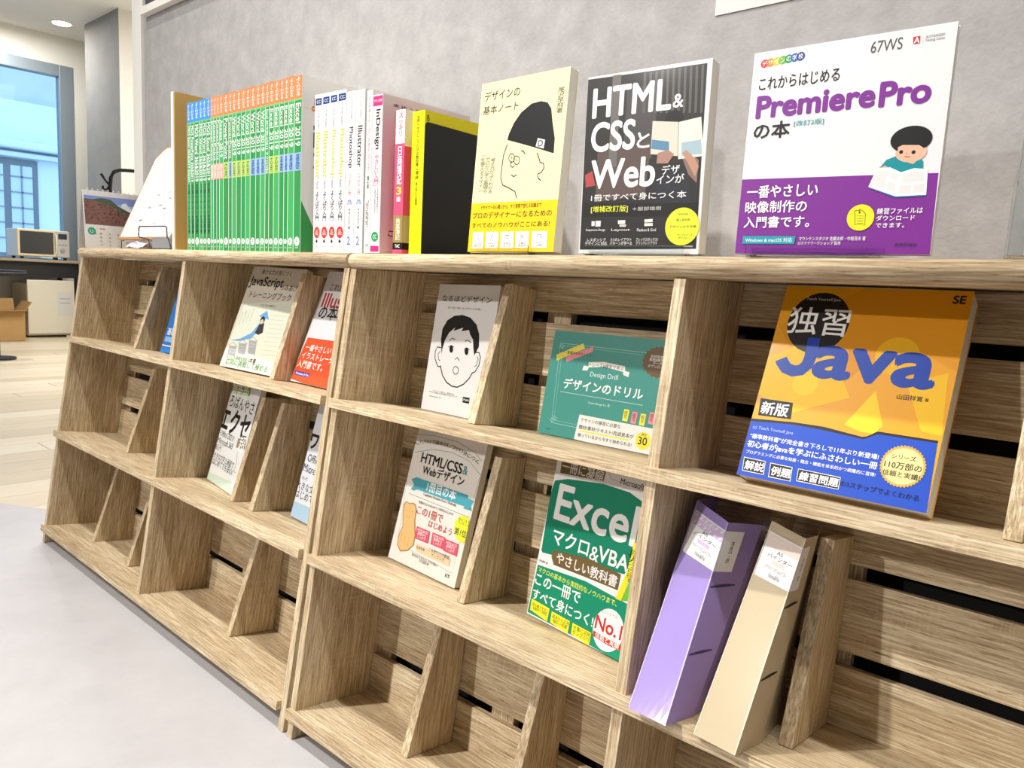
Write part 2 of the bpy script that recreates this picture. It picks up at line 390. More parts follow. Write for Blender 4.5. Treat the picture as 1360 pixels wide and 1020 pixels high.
  ["p","d99000",[[23,1699],[880,2207],[1788,2156],[1815,1347],[1231,1636],[646,888]]],
  ["p","eab60c",[[-26,1321],[535,1628],[927,981],[417,749],[-6,903]]],
  ["p","f0c414",[[1051,847],[1146,1087],[1283,736],[1185,647]]],
  ["p","eab60c",[[1403,1197],[1732,1336],[1788,727],[1615,744]]],
  ["e","f0c414",[461,1074],[130,130]],
  ["e","e8ae08",[1264,1458],[200,200]],
  ["p","ecc81e",[[936,703],[1132,1060],[1268,649],[1089,655]]],
  ["p","15100f",[[-23,619],[441,648],[750,648],[1123,606],[1167,619],[1248,682],[1770,678],[1771,650],[1257,654],[1139,583],[732,614],[-21,589]]],
  ["p","0a44b4",[[-21,589],[447,623],[732,614],[1139,583],[1257,654],[1770,655],[1802,0],[0,0]]],
  ["e","17120f",[429,1759],[318,345]],
  ["t","g8","Teach Yourself Java",247,2016,604,2028,0,2],
  ["t","w","独習",114,1632,742,1915,3,2],
  ["l","0f3ca0",128,[[433,1585],[444,1371],[432,1282],[383,1216],[306,1196],[224,1220],[164,1285],[145,1317]]],
  ["t","0f3ca0","ava",486,1144,1638,1513,14],
  ["t","k","SE",1636,2059,1748,2104,12,2],
  ["t","k","山田祥寛",1344,1045,1570,1060,2,2],
  ["t","k","著",1587,1038,1621,1060,0,2],
  ["p","14100f",[[41,855],[388,851],[409,674],[61,667]]],
  ["t","w","新版",73,720,366,794,8,2],
  ["t","g9","(c) Teach Yourself Java",41,521,471,535,0,2],
  ["t","w","\"標準教科書\"が完全書き下ろしで11年ぶり新登場!",37,415,1312,454,4,2],
  ["t","w","初心者がJavaを学ぶにふさわしい一冊",30,313,1318,373,7,2],
  ["t","w","プログラミングに必要な知識・概念・機能を体系的かつ網羅的に習得!",39,245,1318,274,2,2],
  ["p","dedcd8",[[32,197],[269,193],[284,48],[49,49]]],
  ["p","14100f",[[39,190],[263,185],[275,54],[55,58]]],
  ["t","w","解説",62,75,267,166,7,2],
  ["p","dedcd8",[[319,188],[551,184],[565,37],[335,37]]],
  ["p","14100f",[[326,181],[545,176],[556,42],[341,46]]],
  ["t","w","例題",348,63,549,158,7,2],
  ["p","dedcd8",[[608,182],[1022,176],[1029,52],[618,53]]],
  ["p","14100f",[[614,176],[1017,168],[1021,57],[623,61]]],
  ["t","w","練習問題",635,77,1014,153,7,2],
  ["t","101a5c","の3ステップでよくわかる",1026,106,1718,134,6,2],
  ["p","c8a24a",[[1713,420],[1727,406],[1715,390],[1727,375],[1714,361],[1723,344],[1708,332],[1715,313],[1697,305],[1701,285],[1683,279],[1684,259],[1665,256],[1663,236],[1644,236],[1639,216],[1620,219],[1612,200],[1594,207],[1584,189],[1566,198],[1553,183],[1538,195],[1523,181],[1509,195],[1492,184],[1480,201],[1462,193],[1453,211],[1434,206],[1427,225],[1407,223],[1404,243],[1384,245],[1384,265],[1365,270],[1368,290],[1349,298],[1356,318],[1338,328],[1348,347],[1332,360],[1344,377],[1331,393],[1346,407],[1335,425],[1352,437],[1344,457],[1363,466],[1358,487],[1377,492],[1376,514],[1396,516],[1398,537],[1418,537],[1423,557],[1443,553],[1451,573],[1471,565],[1481,583],[1499,573],[1512,589],[1528,576],[1544,589],[1558,574],[1575,585],[1586,568],[1604,575],[1613,557],[1632,561],[1638,541],[1657,543],[1660,522],[1679,521],[1679,500],[1698,495],[1694,475],[1712,467],[1706,448],[1722,437]]],
  ["p","ecd88e",[[1698,417],[1701,395],[1700,372],[1697,350],[1691,329],[1682,308],[1671,289],[1657,272],[1642,256],[1624,242],[1605,231],[1584,222],[1563,216],[1541,213],[1519,212],[1497,215],[1476,220],[1455,229],[1436,240],[1418,253],[1402,269],[1388,287],[1377,307],[1369,328],[1363,350],[1360,373],[1360,396],[1364,418],[1370,441],[1379,462],[1391,482],[1405,500],[1421,516],[1439,530],[1459,541],[1480,549],[1502,555],[1525,557],[1547,557],[1569,554],[1591,547],[1611,538],[1630,527],[1647,513],[1662,497],[1675,479],[1686,459],[1693,438]]],
  ["t","k","シリーズ",1421,458,1628,483,5,2],
  ["t","k","110万部の",1373,370,1692,403,6,2],
  ["t","k","信頼と実績!",1372,284,1690,324,5,2],
 ],
 'face': [
  ["t","k","なるほどデザイン",123,1777,1324,1882,3],
  ["t","k","目で見て楽しむデザインの本。",307,1661,1115,1697,1],
  ["p","k",[[318,926],[248,1152],[242,1325],[334,1474],[495,1553],[688,1576],[890,1543],[1062,1441],[1159,1296],[1195,1107],[1120,965],[1064,1097],[1034,1205],[944,1282],[902,1349],[728,1319],[758,1377],[531,1313],[561,1372],[427,1278],[356,1159],[319,1013]]],
  ["l","k",18,[[280,1024],[189,1032],[147,956],[167,842],[267,720],[350,722]]],
  ["l","k",13,[[275,966],[231,919],[262,835],[305,810]]],
  ["l","k",18,[[1141,1016],[1215,1022],[1268,950],[1260,827],[1190,719],[1133,697]]],
  ["l","k",13,[[1188,957],[1222,919],[1200,821],[1163,799]]],
  ["l","k",20,[[331,741],[423,592],[552,492],[698,445],[830,444],[967,503],[1079,604],[1133,697]]],
  ["p","k",[[591,1028],[593,1004],[588,983],[575,969],[557,963],[537,967],[518,980],[503,1000],[494,1024],[493,1048],[500,1068],[514,1082],[533,1086],[553,1080],[571,1066],[585,1045]]],
  ["p","k",[[967,1021],[969,998],[964,977],[951,963],[934,957],[915,961],[897,974],[883,994],[874,1017],[874,1041],[880,1060],[894,1073],[911,1077],[930,1072],[948,1058],[962,1038]]],
  ["l","k",13,[[459,1149],[516,1193],[607,1182]]],
  ["l","k",13,[[843,1165],[910,1191],[995,1156]]],
  ["l","k",10,[[460,1052],[544,1076],[607,1058]]],
  ["l","k",10,[[858,1049],[926,1070],[992,1042]]],
  ["l","k",13,[[675,866],[719,903],[786,861]]],
  ["l","k",13,[[797,706],[796,675],[778,650],[748,639],[714,644],[684,664],[668,693],[670,724],[688,749],[719,760],[753,755],[782,735],[797,705]]],
  ["t","k","デザインって楽しく、発見がある\nデザインは私たちの身の回りにあふれている",152,281,869,337,0],
  ["t","k","筒井美希 著",177,221,474,236,2],
  ["p","k",[[1004,314],[1164,317],[1169,225],[1012,227]]],
  ["t","w","MdN",1027,256,1154,289,3],
 ],
 'drill': [
  ["p","3f8f84",[[0,0],[2100,0],[2100,1478],[0,1478]]],
  ["l","b9d6cf",5,[[128,1301],[1824,1290],[1854,156],[210,172],[128,1301]]],
  ["l","b9d6cf",3,[[179,1270],[1795,1255],[1813,182],[246,213],[179,1270]]],
  ["l","b9d6cf",4,[[216,1270],[207,1246],[183,1235],[156,1239],[140,1254],[139,1272],[152,1284],[170,1285],[183,1278],[186,1267],[181,1260],[173,1258],[167,1261]]],
  ["l","b9d6cf",4,[[257,225],[248,201],[224,188],[197,190],[181,205],[180,223],[193,235],[211,237],[224,231],[227,221],[222,213],[213,211],[208,213]]],
  ["l","b9d6cf",4,[[297,259],[289,235],[264,221],[238,224],[222,238],[221,256],[234,268],[251,271],[264,264],[268,254],[262,246],[254,244],[248,247]]],
  ["p","e9d84c",[[95,1132],[523,1329],[564,1257],[114,1046]]],
  ["t","g2","デザインを基から実践!",107,1171,563,1205,0,2],
  ["p","e78b93",[[264,1110],[697,1301],[700,1227],[291,1047]]],
  ["t","g2","真似する模写しよう!",279,1157,701,1199,0,2],
  ["p","e8e6de",[[578,958],[596,1027],[672,1021],[666,1079],[913,1109],[1249,1081],[1267,1019],[1334,1013],[1329,946],[1248,965],[1234,1008],[927,1042],[681,1009],[665,962]]],
  ["t","k","トレース&模写で学ぶ",688,1034,1235,1065,2,2],
  ["t","d9e8e4","Design Drill",724,897,1171,925,0,2],
  ["t","f3f1ee","デザインのドリル",305,709,1592,791,7,2],
  ["l","d9e8e4",5,[[273,624],[1611,609]]],
  ["t","d9e8e4","Power Design Inc. 著",773,528,1118,533,0,2],
  ["p","6b5130",[[1958,1205],[1983,1175],[1958,1147],[1971,1112],[1938,1093],[1938,1056],[1898,1047],[1885,1012],[1842,1014],[1818,985],[1777,997],[1742,976],[1707,999],[1666,988],[1640,1018],[1597,1019],[1583,1054],[1541,1066],[1541,1103],[1505,1126],[1518,1160],[1492,1191],[1518,1220],[1504,1255],[1540,1275],[1540,1313],[1582,1322],[1595,1357],[1639,1354],[1664,1383],[1706,1369],[1740,1390],[1776,1366],[1816,1376],[1841,1345],[1883,1344],[1897,1309],[1937,1297],[1937,1261],[1971,1238]]],
  ["t","w","完成見本の\n素材&練習用\nデータ\nダウンロード",1588,1091,1856,1288,0,2],
  ["p","e6e3dc",[[662,353],[1890,335],[1893,-46],[637,8]]],
  ["p","f0e24a",[[1351,525],[1431,523],[1426,368],[1346,371]]],
  ["t","k","模\n写",1360,401,1411,506,0],
  ["p","e78b93",[[1480,510],[1559,509],[1554,354],[1475,357]]],
  ["t","k","模\n写",1490,387,1539,491,0],
  ["p","f0e24a",[[1609,503],[1686,502],[1682,349],[1604,352]]],
  ["t","k","模\n写",1618,382,1667,485,0],
  ["p","e78b93",[[1738,540],[1815,538],[1810,386],[1734,389]]],
  ["t","k","模\n写",1748,419,1795,521,0],
  ["t","k","デザインの練習に必要な",698,268,1342,305,2,2],
  ["p","f0e24a",[[706,146],[1505,147],[1503,127],[704,125]]],
  ["t","k","題材/素材/テキスト/完成見本が",686,169,1559,207,3,2],
  ["t","k","揃っているから今すぐ始められる!",689,59,1551,101,3,2],
  ["p","f0dd3a",[[1814,179],[1814,140],[1802,104],[1777,74],[1744,55],[1706,48],[1667,55],[1633,75],[1607,106],[1593,143],[1593,182],[1606,219],[1631,249],[1665,267],[1704,273],[1742,265],[1776,245],[1801,214]]],
  ["t","k","30",1633,111,1765,204,4,2],
  ["t","g2","練習",1670,232,1742,250,0,2],
  ["t","g2","模\n写",129,69,215,82,0],
 ],
 'html1': [
  ["l","5f8f92",8,[[-64,2046],[437,2101],[1025,2099],[1472,2011],[1662,1912]]],
  ["l","5f8f92",8,[[51,1757],[471,1879],[950,1917],[1390,1862],[1739,1693]]],
  ["l","5f8f92",8,[[142,1091],[1679,1055],[1703,1672]]],
  ["l","5f8f92",6,[[171,266],[1590,192],[1618,1041]]],
  ["l","5f8f92",6,[[2,1344],[159,232]]],
  ["t","k","こ",-3,1893,108,1959,1],
  ["t","k","れ",98,1917,208,1983,1],
  ["t","k","だ",199,1938,307,2003,1],
  ["t","k","け",300,1954,407,2018,1],
  ["t","k","で",401,1966,507,2030,1],
  ["t","k","基",503,1974,608,2038,1],
  ["t","k","本",605,1978,708,2042,1],
  ["t","k","が",707,1979,809,2042,1],
  ["t","k","し",810,1976,910,2039,1],
  ["t","k","っ",912,1969,1012,2031,1],
  ["t","k","か",1015,1958,1113,2020,1],
  ["t","k","り",1118,1944,1215,2006,1],
  ["t","k","身",1220,1927,1316,1988,1],
  ["t","k","に",1323,1906,1418,1967,1],
  ["t","k","つ",1426,1882,1519,1942,1],
  ["t","k","く",1528,1855,1621,1914,1],
  ["t","k","HTML/CSS",248,1687,1288,1738,6,2],
  ["t","5f8f92","&",1305,1671,1422,1741,3,2],
  ["t","k","Webデザイン",352,1523,1394,1554,6,2],
  ["p","4aa0ae",[[129,1322],[254,1379],[314,1359],[372,1213],[239,1153],[168,1170],[228,1246]]],
  ["p","4aa0ae",[[265,1378],[1551,1362],[1579,1186],[296,1194]]],
  ["p","4aa0ae",[[1566,1321],[1712,1310],[1663,1226],[1709,1158],[1510,1153],[1567,1219]]],
  ["t","w","1冊目の本",563,1280,1289,1313,6,2],
  ["t","k","Capybara Kusano Kon / Kobuda",514,1173,1342,1140,0,2],
  ["t","g1","知識ゼロからWebサイト制作をはじめる!",448,1016,1331,1020,1,2],
  ["t","c2423c","この1冊で",451,899,1115,883,2,2],
  ["t","c2423c","はじめよう",811,740,1386,765,2,2],
  ["p","dfe33a",[[1794,908],[1819,877],[1805,844],[1819,808],[1794,782],[1795,745],[1761,730],[1749,696],[1711,693],[1686,667],[1648,677],[1615,661],[1581,683],[1543,679],[1518,711],[1479,720],[1466,757],[1431,779],[1432,817],[1405,848],[1420,882],[1405,919],[1432,945],[1431,983],[1466,998],[1479,1032],[1518,1034],[1543,1061],[1582,1049],[1615,1065],[1649,1042],[1687,1045],[1711,1013],[1749,1003],[1761,966],[1795,945]]],
  ["t","k","第1位",1441,761,1715,842,4,2],
  ["t","k","売れてます\nランキング",1471,938,1730,985,0,2],
  ["p","a8865a",[[278,163],[173,235],[134,383],[188,555],[122,729],[86,897],[135,962],[217,942],[322,972],[391,956],[446,869],[465,717],[564,494],[573,342],[455,223]]],
  ["p","e2b577",[[294,189],[193,241],[156,383],[209,554],[144,728],[112,886],[152,947],[224,925],[319,953],[383,936],[427,864],[446,713],[545,489],[552,342],[448,240]]],
  ["e","k",[194,816],[7,7]],
  ["e","k",[348,827],[7,7]],
  ["l","6a4a2a",4,[[245,743],[285,721],[316,750]]],
  ["l","6a4a2a",4,[[309,428],[347,282]]],
  ["l","6a4a2a",4,[[404,428],[444,276]]],
  ["l","6a4a2a",4,[[214,451],[232,314]]],
  ["p","d0566a",[[546,644],[888,644],[911,456],[559,455]]],
  ["t","w","HTML&CSS\n基礎から\nしっかり",584,501,854,598,0,2],
  ["p","d0566a",[[955,649],[1281,648],[1303,465],[967,465]]],
  ["t","w","HTML&CSS\n基礎から\nしっかり",992,509,1248,604,0,2],
  ["p","d0566a",[[1288,629],[1601,630],[1622,450],[1299,449]]],
  ["t","w","HTML&CSS\n基礎から\nしっかり",1323,494,1569,586,0,2],
  ["p","e6c9a4",[[646,392],[1496,383],[1494,266],[651,276]]],
  ["t","k","会員特典",653,336,869,348,2,2],
  ["t","k","この本だけの動画\nサンプル付",952,329,1470,376,0,2],
  ["t","g4","株式会社で本を出した竹内直人\n竹内瑠美 著",582,178,1246,190,0,2],
  ["p","k",[[1465,156],[1555,162],[1554,104],[1465,95]]],
  ["t","w","SE",1477,118,1553,139,2,2],
 ],
 'excel': [
  ["p","e9e6e4",[[0,0],[1820,0],[1820,2320],[0,2320]]],
  ["p","0c7c5e",[[32,1876],[276,1947],[936,2016],[1407,2001],[1677,1921],[1716,1382],[1575,1012],[70,871],[39,894],[-7,1664]]],
  ["p","6d5a33",[[88,2153],[946,2200],[928,2044],[102,1999]]],
  ["t","e9e6e4","一冊に凝縮",113,2075,911,2133,3,2],
  ["l","k",4,[[997,2160],[1072,2102],[1684,2060]]],
  ["t","k","Microsoft",1221,2097,1621,2127,4,2],
  ["t","e9e6e4","Excel",142,1361,1641,1864,8],
  ["t","e9e6e4","マクロ",209,1075,913,1223,6,2],
  ["t","e9e6e4","&",943,1054,1105,1171,2,2],
  ["t","e9e6e4","VBA",1086,1078,1613,1210,6,2],
  ["p","6d5a33",[[277,965],[966,1032],[1524,996],[1521,796],[952,790],[335,774],[262,863]]],
  ["t","e9e6e4","やさしい教科書",363,857,1486,922,5,2],
  ["t","k","古川順平 著",31,745,215,767,1,2],
  ["p","0c8a68",[[31,689],[966,742],[1724,688],[1773,-6],[965,19],[14,22]]],
  ["t","e8ee3a","マクロの基本から実践的なノウハウまで、",64,617,1550,658,2,2],
  ["t","w","この一冊で",38,448,934,557,6,2],
  ["t","w","すべて身につく!",42,239,1229,360,6,2],
  ["p","f0e62c",[[48,219],[425,202],[424,27],[57,67]]],
  ["t","k","読み書きを学ぶ\n自動化で時短",78,85,415,185,1,2],
  ["p","f0e62c",[[475,186],[836,174],[835,4],[483,39]]],
  ["t","k","基本から応用\n幅広い知識",503,60,827,154,1,2],
  ["p","f0e62c",[[888,171],[1235,162],[1233,-2],[895,29]]],
  ["t","k","仕事に活用\nサンプル付",914,52,1226,140,1,2],
  ["p","efecec",[[1737,375],[1746,323],[1743,269],[1731,216],[1708,167],[1676,122],[1636,84],[1590,55],[1539,37],[1487,29],[1434,32],[1384,48],[1339,74],[1300,109],[1270,154],[1251,204],[1242,259],[1245,315],[1259,370],[1284,421],[1318,466],[1361,503],[1409,530],[1460,547],[1513,552],[1565,546],[1614,528],[1657,501],[1693,464],[1721,420]]],
  ["t","c8302c","No.1",1267,266,1719,388,7,2],
  ["p","c8302c",[[1262,206],[1515,191],[1775,192],[1739,124],[1535,116],[1274,137]]],
  ["t","g5","売上シリーズ",1320,492,1603,479,0,2],
  ["t","w","信頼と実績",1301,150,1713,180,2,2],
  ["p","e6dc28",[[1629,1435],[1709,1407],[1694,1047],[1605,691],[1511,693],[1613,1078]]],
  ["t","k","自\n信\nが\nつ\nき\nま\nす\n!",1580,890,1801,1345,2],
  ["p","6cb83a",[[1722,1301],[1821,977],[1742,730],[1611,698],[1701,1022]]],
 ],
 'js': [
  ["p","d5cfc0",[[0,0],[1820,0],[1820,2215],[0,2215]]],
  ["p","dfe3d0",[[114,1379],[1967,1572],[1775,0],[2,-3]]],
  ["t","k","確かな力が身につく",328,2065,1344,2141,2,2],
  ["t","k","JavaScript",30,1778,1199,1949,9,2],
  ["t","k","つみあげ",1137,1755,1701,1841,4,2],
  ["t","k","トレーニングブック",187,1558,1596,1642,4,2],
  ["t","k","ひさしぶりに基礎から",688,1384,1178,1397,0,2],
  ["p","6fa7d8",[[81,560],[400,630],[712,783],[869,1024],[868,1130],[762,1146],[975,1284],[1130,1093],[1020,1119],[959,867],[731,664],[382,573]]],
  ["p","3a3838",[[871,979],[1016,1022],[1073,818],[946,761],[815,793]]],
  ["e","2a2220",[921,1080],[75,75]],
  ["e","f1c8a8",[922,1044],[50,50]],
  ["p","a9a9ab",[[88,444],[365,456],[411,251],[149,257]]],
  ["l","g3",7,[[64,441],[183,528],[393,452]]],
  ["l","e6e6e6",5,[[151,374],[355,378]]],
  ["l","e6e6e6",5,[[166,314],[370,319]]],
  ["p","a9a9ab",[[406,533],[677,544],[737,313],[482,320]]],
  ["l","g3",7,[[382,531],[499,616],[704,540]]],
  ["l","e6e6e6",5,[[468,464],[667,467]]],
  ["l","e6e6e6",5,[[482,404],[681,408]]],
  ["p","a9a9ab",[[714,626],[978,635],[1068,351],[820,358]]],
  ["l","g3",7,[[690,624],[805,708],[1005,632]]],
  ["l","e6e6e6",5,[[774,557],[968,560]]],
  ["l","e6e6e6",5,[[788,498],[982,502]]],
  ["l","b9c860",4,[[1129,1197],[1636,1210]]],
  ["l","g6",3,[[1186,1112],[1638,1122]]],
  ["l","b9c860",4,[[1155,1014],[1660,1030]]],
  ["l","g6",3,[[1212,930],[1662,943]]],
  ["l","b9c860",4,[[1181,832],[1684,851]]],
  ["l","g6",3,[[1237,748],[1685,764]]],
  ["l","b9c860",4,[[1206,650],[1707,674]]],
  ["l","g6",3,[[1262,568],[1709,587]]],
  ["l","b9c860",4,[[1231,470],[1731,497]]],
  ["l","g6",3,[[1287,388],[1732,410]]],
  ["t","g4","初\n心\n者\nで\nも",496,1008,513,1299,0],
  ["t","g4","J\nS\nを\n使\nっ\nた",384,974,402,1266,0],
  ["t","g4","基\n礎\nか\nら\n学\nび",272,939,290,1232,0],
  ["t","g4","最\n後\nは\n実\n践",158,904,177,1198,0],
  ["t","4c8a52","なんども基礎を固める",147,181,961,260,0,2],
  ["t","k","本書",960,213,1176,235,2,2],
  ["t","4c8a52","応用に挑戦して極める",177,90,1633,141,1,2],
 ],
 'illu': [
  ["p","dfe0e4",[[0,0],[1820,0],[1820,2220],[0,2220]]],
  ["p","e0542c",[[69,869],[1879,883],[2637,-148],[-40,33]]],
  ["t","k","これからはじめる",217,1815,1452,1983,2,2],
  ["t","b8322a","Illustrator",122,1476,1800,1792,8,2],
  ["t","k","の本",144,1331,727,1455,6,2],
  ["t","w","一番やさしい",121,625,961,739,4,2],
  ["t","w","イラストレーター",88,478,1268,567,4,2],
  ["t","w","入門書です。",42,299,886,407,4,2],
  ["p","4a3a9a",[[45,209],[548,204],[560,124],[71,123]]],
  ["t","w","Windows & Mac",92,148,535,181,2,2],
  ["t","k","の本",699,1328,1214,1457,2,2],
 ],
 'ekuse': [
  ["p","e4e4e2",[[0,0],[1700,0],[1700,2250],[0,2250]]],
  ["p","7fa04a",[[-109,2075],[1113,2157],[1158,1985],[-97,1909]]],
  ["t","w","最新版",38,2000,1057,2046,3,2],
  ["t","k","ろばんやさし",102,1764,1892,1789,3,2],
  ["t","141414","エクセル",-170,1257,2273,1469,12,2],
  ["l","7fa04a",8,[[11,1032],[691,1104],[990,1055],[1017,922],[788,842],[100,780]]],
  ["t","k","Office 2021/\nMicrosoft 365",35,948,984,974,2,2],
  ["p","8a7f63",[[1163,1097],[1630,1138],[1674,944],[1181,905]]],
  ["t","w","超",1276,972,1619,1069,3,2],
  ["t","g4","超入門",-2,723,351,720,2,2],
  ["t","k","大きな文字と画面で",32,544,1325,562,2,2],
  ["t","k","はじめてでも安心!",66,435,1357,404,2,2],
  ["p","c7d8c8",[[-54,154],[1464,235],[1505,-22],[34,-33]]],
  ["l","6f8f80",16,[[1327,823],[1432,650],[1401,452],[1524,439]]],
 ],
 'waado': [
  ["p","dfe2e8",[[0,0],[1820,0],[1820,2250],[0,2250]]],
  ["t","141414","ワード",-2,1307,1056,1604,14,2],
  ["l","4a8a9a",8,[[25,1100],[860,1167]]],
  ["l","4a8a9a",8,[[30,877],[904,954]]],
  ["t","k","Office 2021/\nMicrosoft 365",13,1033,1198,1041,2,2],
  ["t","g4","超入門",66,731,261,760,2,2],
  ["t","k","大きな文字と画面で",-60,616,1415,583,2,2],
  ["t","k","はじめてでも安心!",-28,456,1434,420,2,2],
  ["p","a9c8e0",[[-23,278],[1567,326],[1602,10],[20,5]]],
 ],
}
# ------------------------------------------------------------------ frames (the rack leans back by 8.5 degrees; its second unit stands a touch askew)
def frm(O, R): return Matrix(((R[0][0], R[0][1], R[0][2], O[0]), (R[1][0], R[1][1], R[1][2], O[1]), (R[2][0], R[2][1], R[2][2], O[2]), (0, 0, 0, 1)))
FR = {
 'L': frm((0, .014805809, .099067983), ((1, 0, 0), (0, .98901586, .14780941), (0, -.14780941, .98901586))),
 'R': frm((1.17967126, .01407325, .09851714), ((.99983467, -.01532106, -.00979215), (.01659959, .98889978, .14765393), (.00742124, -.14779206, .98899061))),
 'TL': frm((0, .10382675, .76697625), ((1, 0, 0), (0, 1, 0), (0, 0, 1))),
 'TR': frm((1.17323762, .10299069, .76640821), ((.99983467, -.01660005, -.00742022), (.01659959, .99986221, -.00012319), (.00742124, 0, .99997246)))}
S = {1: .445, 2: .1958, 3: -.0527}
ZF, ZT, TS, PR, DP, TH = -.1001, .6501, .0148, .0083, .145, .0142
TAN = math.tan(radians(8.5))
# ------------------------------------------------------------------ room
m_wall = mat('concrete_wallpaper', 'aeabaa', rough=.85, mottle=.2, mscale=20, mdetail=12, bump=.5, bscale=170)
m_white = mat('white_paint', 'efece4', rough=.7); m_colm = mat('column_paint', 'd6d3cc', rough=.8, mottle=.05, mscale=5)
m_alu = mat('anodised_aluminium', '9aa6b0', rough=.4, metal=.5)
def struct(name, bm, m, parent=None, smooth=False): return tag(link(name, bm, m, parent, smooth=smooth), kind='structure')
struct('wall_back', B(-.2, .36, 0, 3.6, .46, 2.9), m_wall)
struct('trim_1', B(-.262, .352, 0, -.2, .47, 2.9), m_white)
struct('ceiling', B(-6.9, -6.2, 2.9, 3.7, 3.2, 3.0), mat('ceiling_paint', 'eeebe4', rough=.85))
struct('wall_right', B(3.6, -6.2, 0, 3.7, .46, 2.9), m_wall)
struct('wall_front', B(-6.9, -6.3, 0, 3.7, -6.2, 2.9), mat('front_wall_paint', '9c9892', rough=.8))
struct('wall_rear', B(-6.9, 2.9, 0, -.2, 3.0, 2.9), m_white)
struct('wall_passage', B(-.2, .46, 0, -.1, 3.0, 2.9), m_white)
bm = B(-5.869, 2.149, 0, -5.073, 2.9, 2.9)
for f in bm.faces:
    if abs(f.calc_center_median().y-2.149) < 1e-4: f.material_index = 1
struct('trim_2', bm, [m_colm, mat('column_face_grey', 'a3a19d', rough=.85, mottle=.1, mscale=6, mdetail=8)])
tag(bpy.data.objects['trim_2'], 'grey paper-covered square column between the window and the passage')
# window wall: opening y -3.2 .. 2.25, z .66 .. 2.62
bm = bmesh.new()
box(bm, -6.62, -6.2, 0, -6.5, 2.9, .66); box(bm, -6.62, -6.2, 2.63, -6.5, 2.9, 2.9); box(bm, -6.62, 2.25, .66, -6.5, 2.9, 2.63); box(bm, -6.62, -6.2, .66, -6.5, -3.2, 2.63)
struct('wall_left', bm, m_white)
win = tag(empty('window_1', (-6.55, 0, 0)), kind='structure')
for y0, y1 in ((2.12, 2.25), (-3.2, -3.1), (-.72, -.62)):
    link('window_frame', B(-.05, y0, .66, .06, y1, 2.63, bev=.006), m_alu, win)
for z0, z1 in ((.66, .74), (2.52, 2.63)): link('window_frame', B(-.048, -3.1, z0, .058, 2.12, z1, bev=.006), m_alu, win)
g = mat('window_glass', 'e6f1f7', rough=.02, trans=1, ior=1.1, spec=.5)
link('glass_pane', B(-.004, -.62, .74, .004, 2.12, 2.52), g, win); link('glass_pane', B(-.004, -3.1, .74, .004, -.72, 2.52), g, win)
# floors
PLK = [mat('floor_plank_%s' % c, c, rough=.38, mottle=.10, mscale=9, stretch=(1, .12, 1), mdetail=8) for c in ('dccdb2', 'd5c5a8', 'e0d3ba', 'cdbd9f')]
fl = struct('floor', B(-6.9, -6.2, -.04, 3.7, 3.0, -.009), mat('subfloor', 'b8b2a6'))
pw = .15; pm = {}
for i in range(42):
    x = -6.5+i*pw; off = (i*.77) % 1.8
    for j in range(-1, 4):
        y0 = -3.2+j*1.8+off; y1 = y0+1.797
        if y1 < -1.6 or y0 > 2.88 or x > -.25: continue
        y0c, y1c = max(y0, -3.0), min(y1, 2.88); key = round(y1c-y0c, 2)
        k2 = (key, random.randrange(4))
        if k2 not in pm:
            b_ = B(0, 0, -.009, pw-.0015, y1c-y0c, -.0034); me = bpy.data.meshes.new('plank'); b_.to_mesh(me); b_.free(); me.materials.append(PLK[k2[1]]); pm[k2] = me
        link('plank', pm[k2], [], fl, (x, y0c, 0))
# pale vinyl sheet on this side of the wooden floor, its edge runs at a slant
bm = bmesh.new(); prism(bm, [(-.245, .122), (-2.6, -1.255), (-6.8, -3.71), (-6.8, -6.15), (3.6, -6.15), (3.6, .355), (-.245, .355)], 2, -.003, .0)
struct('floor_sheet', bm, mat('pale_vinyl', 'bcb9ba', rough=.42, mottle=.09, mscale=7, mdetail=8))
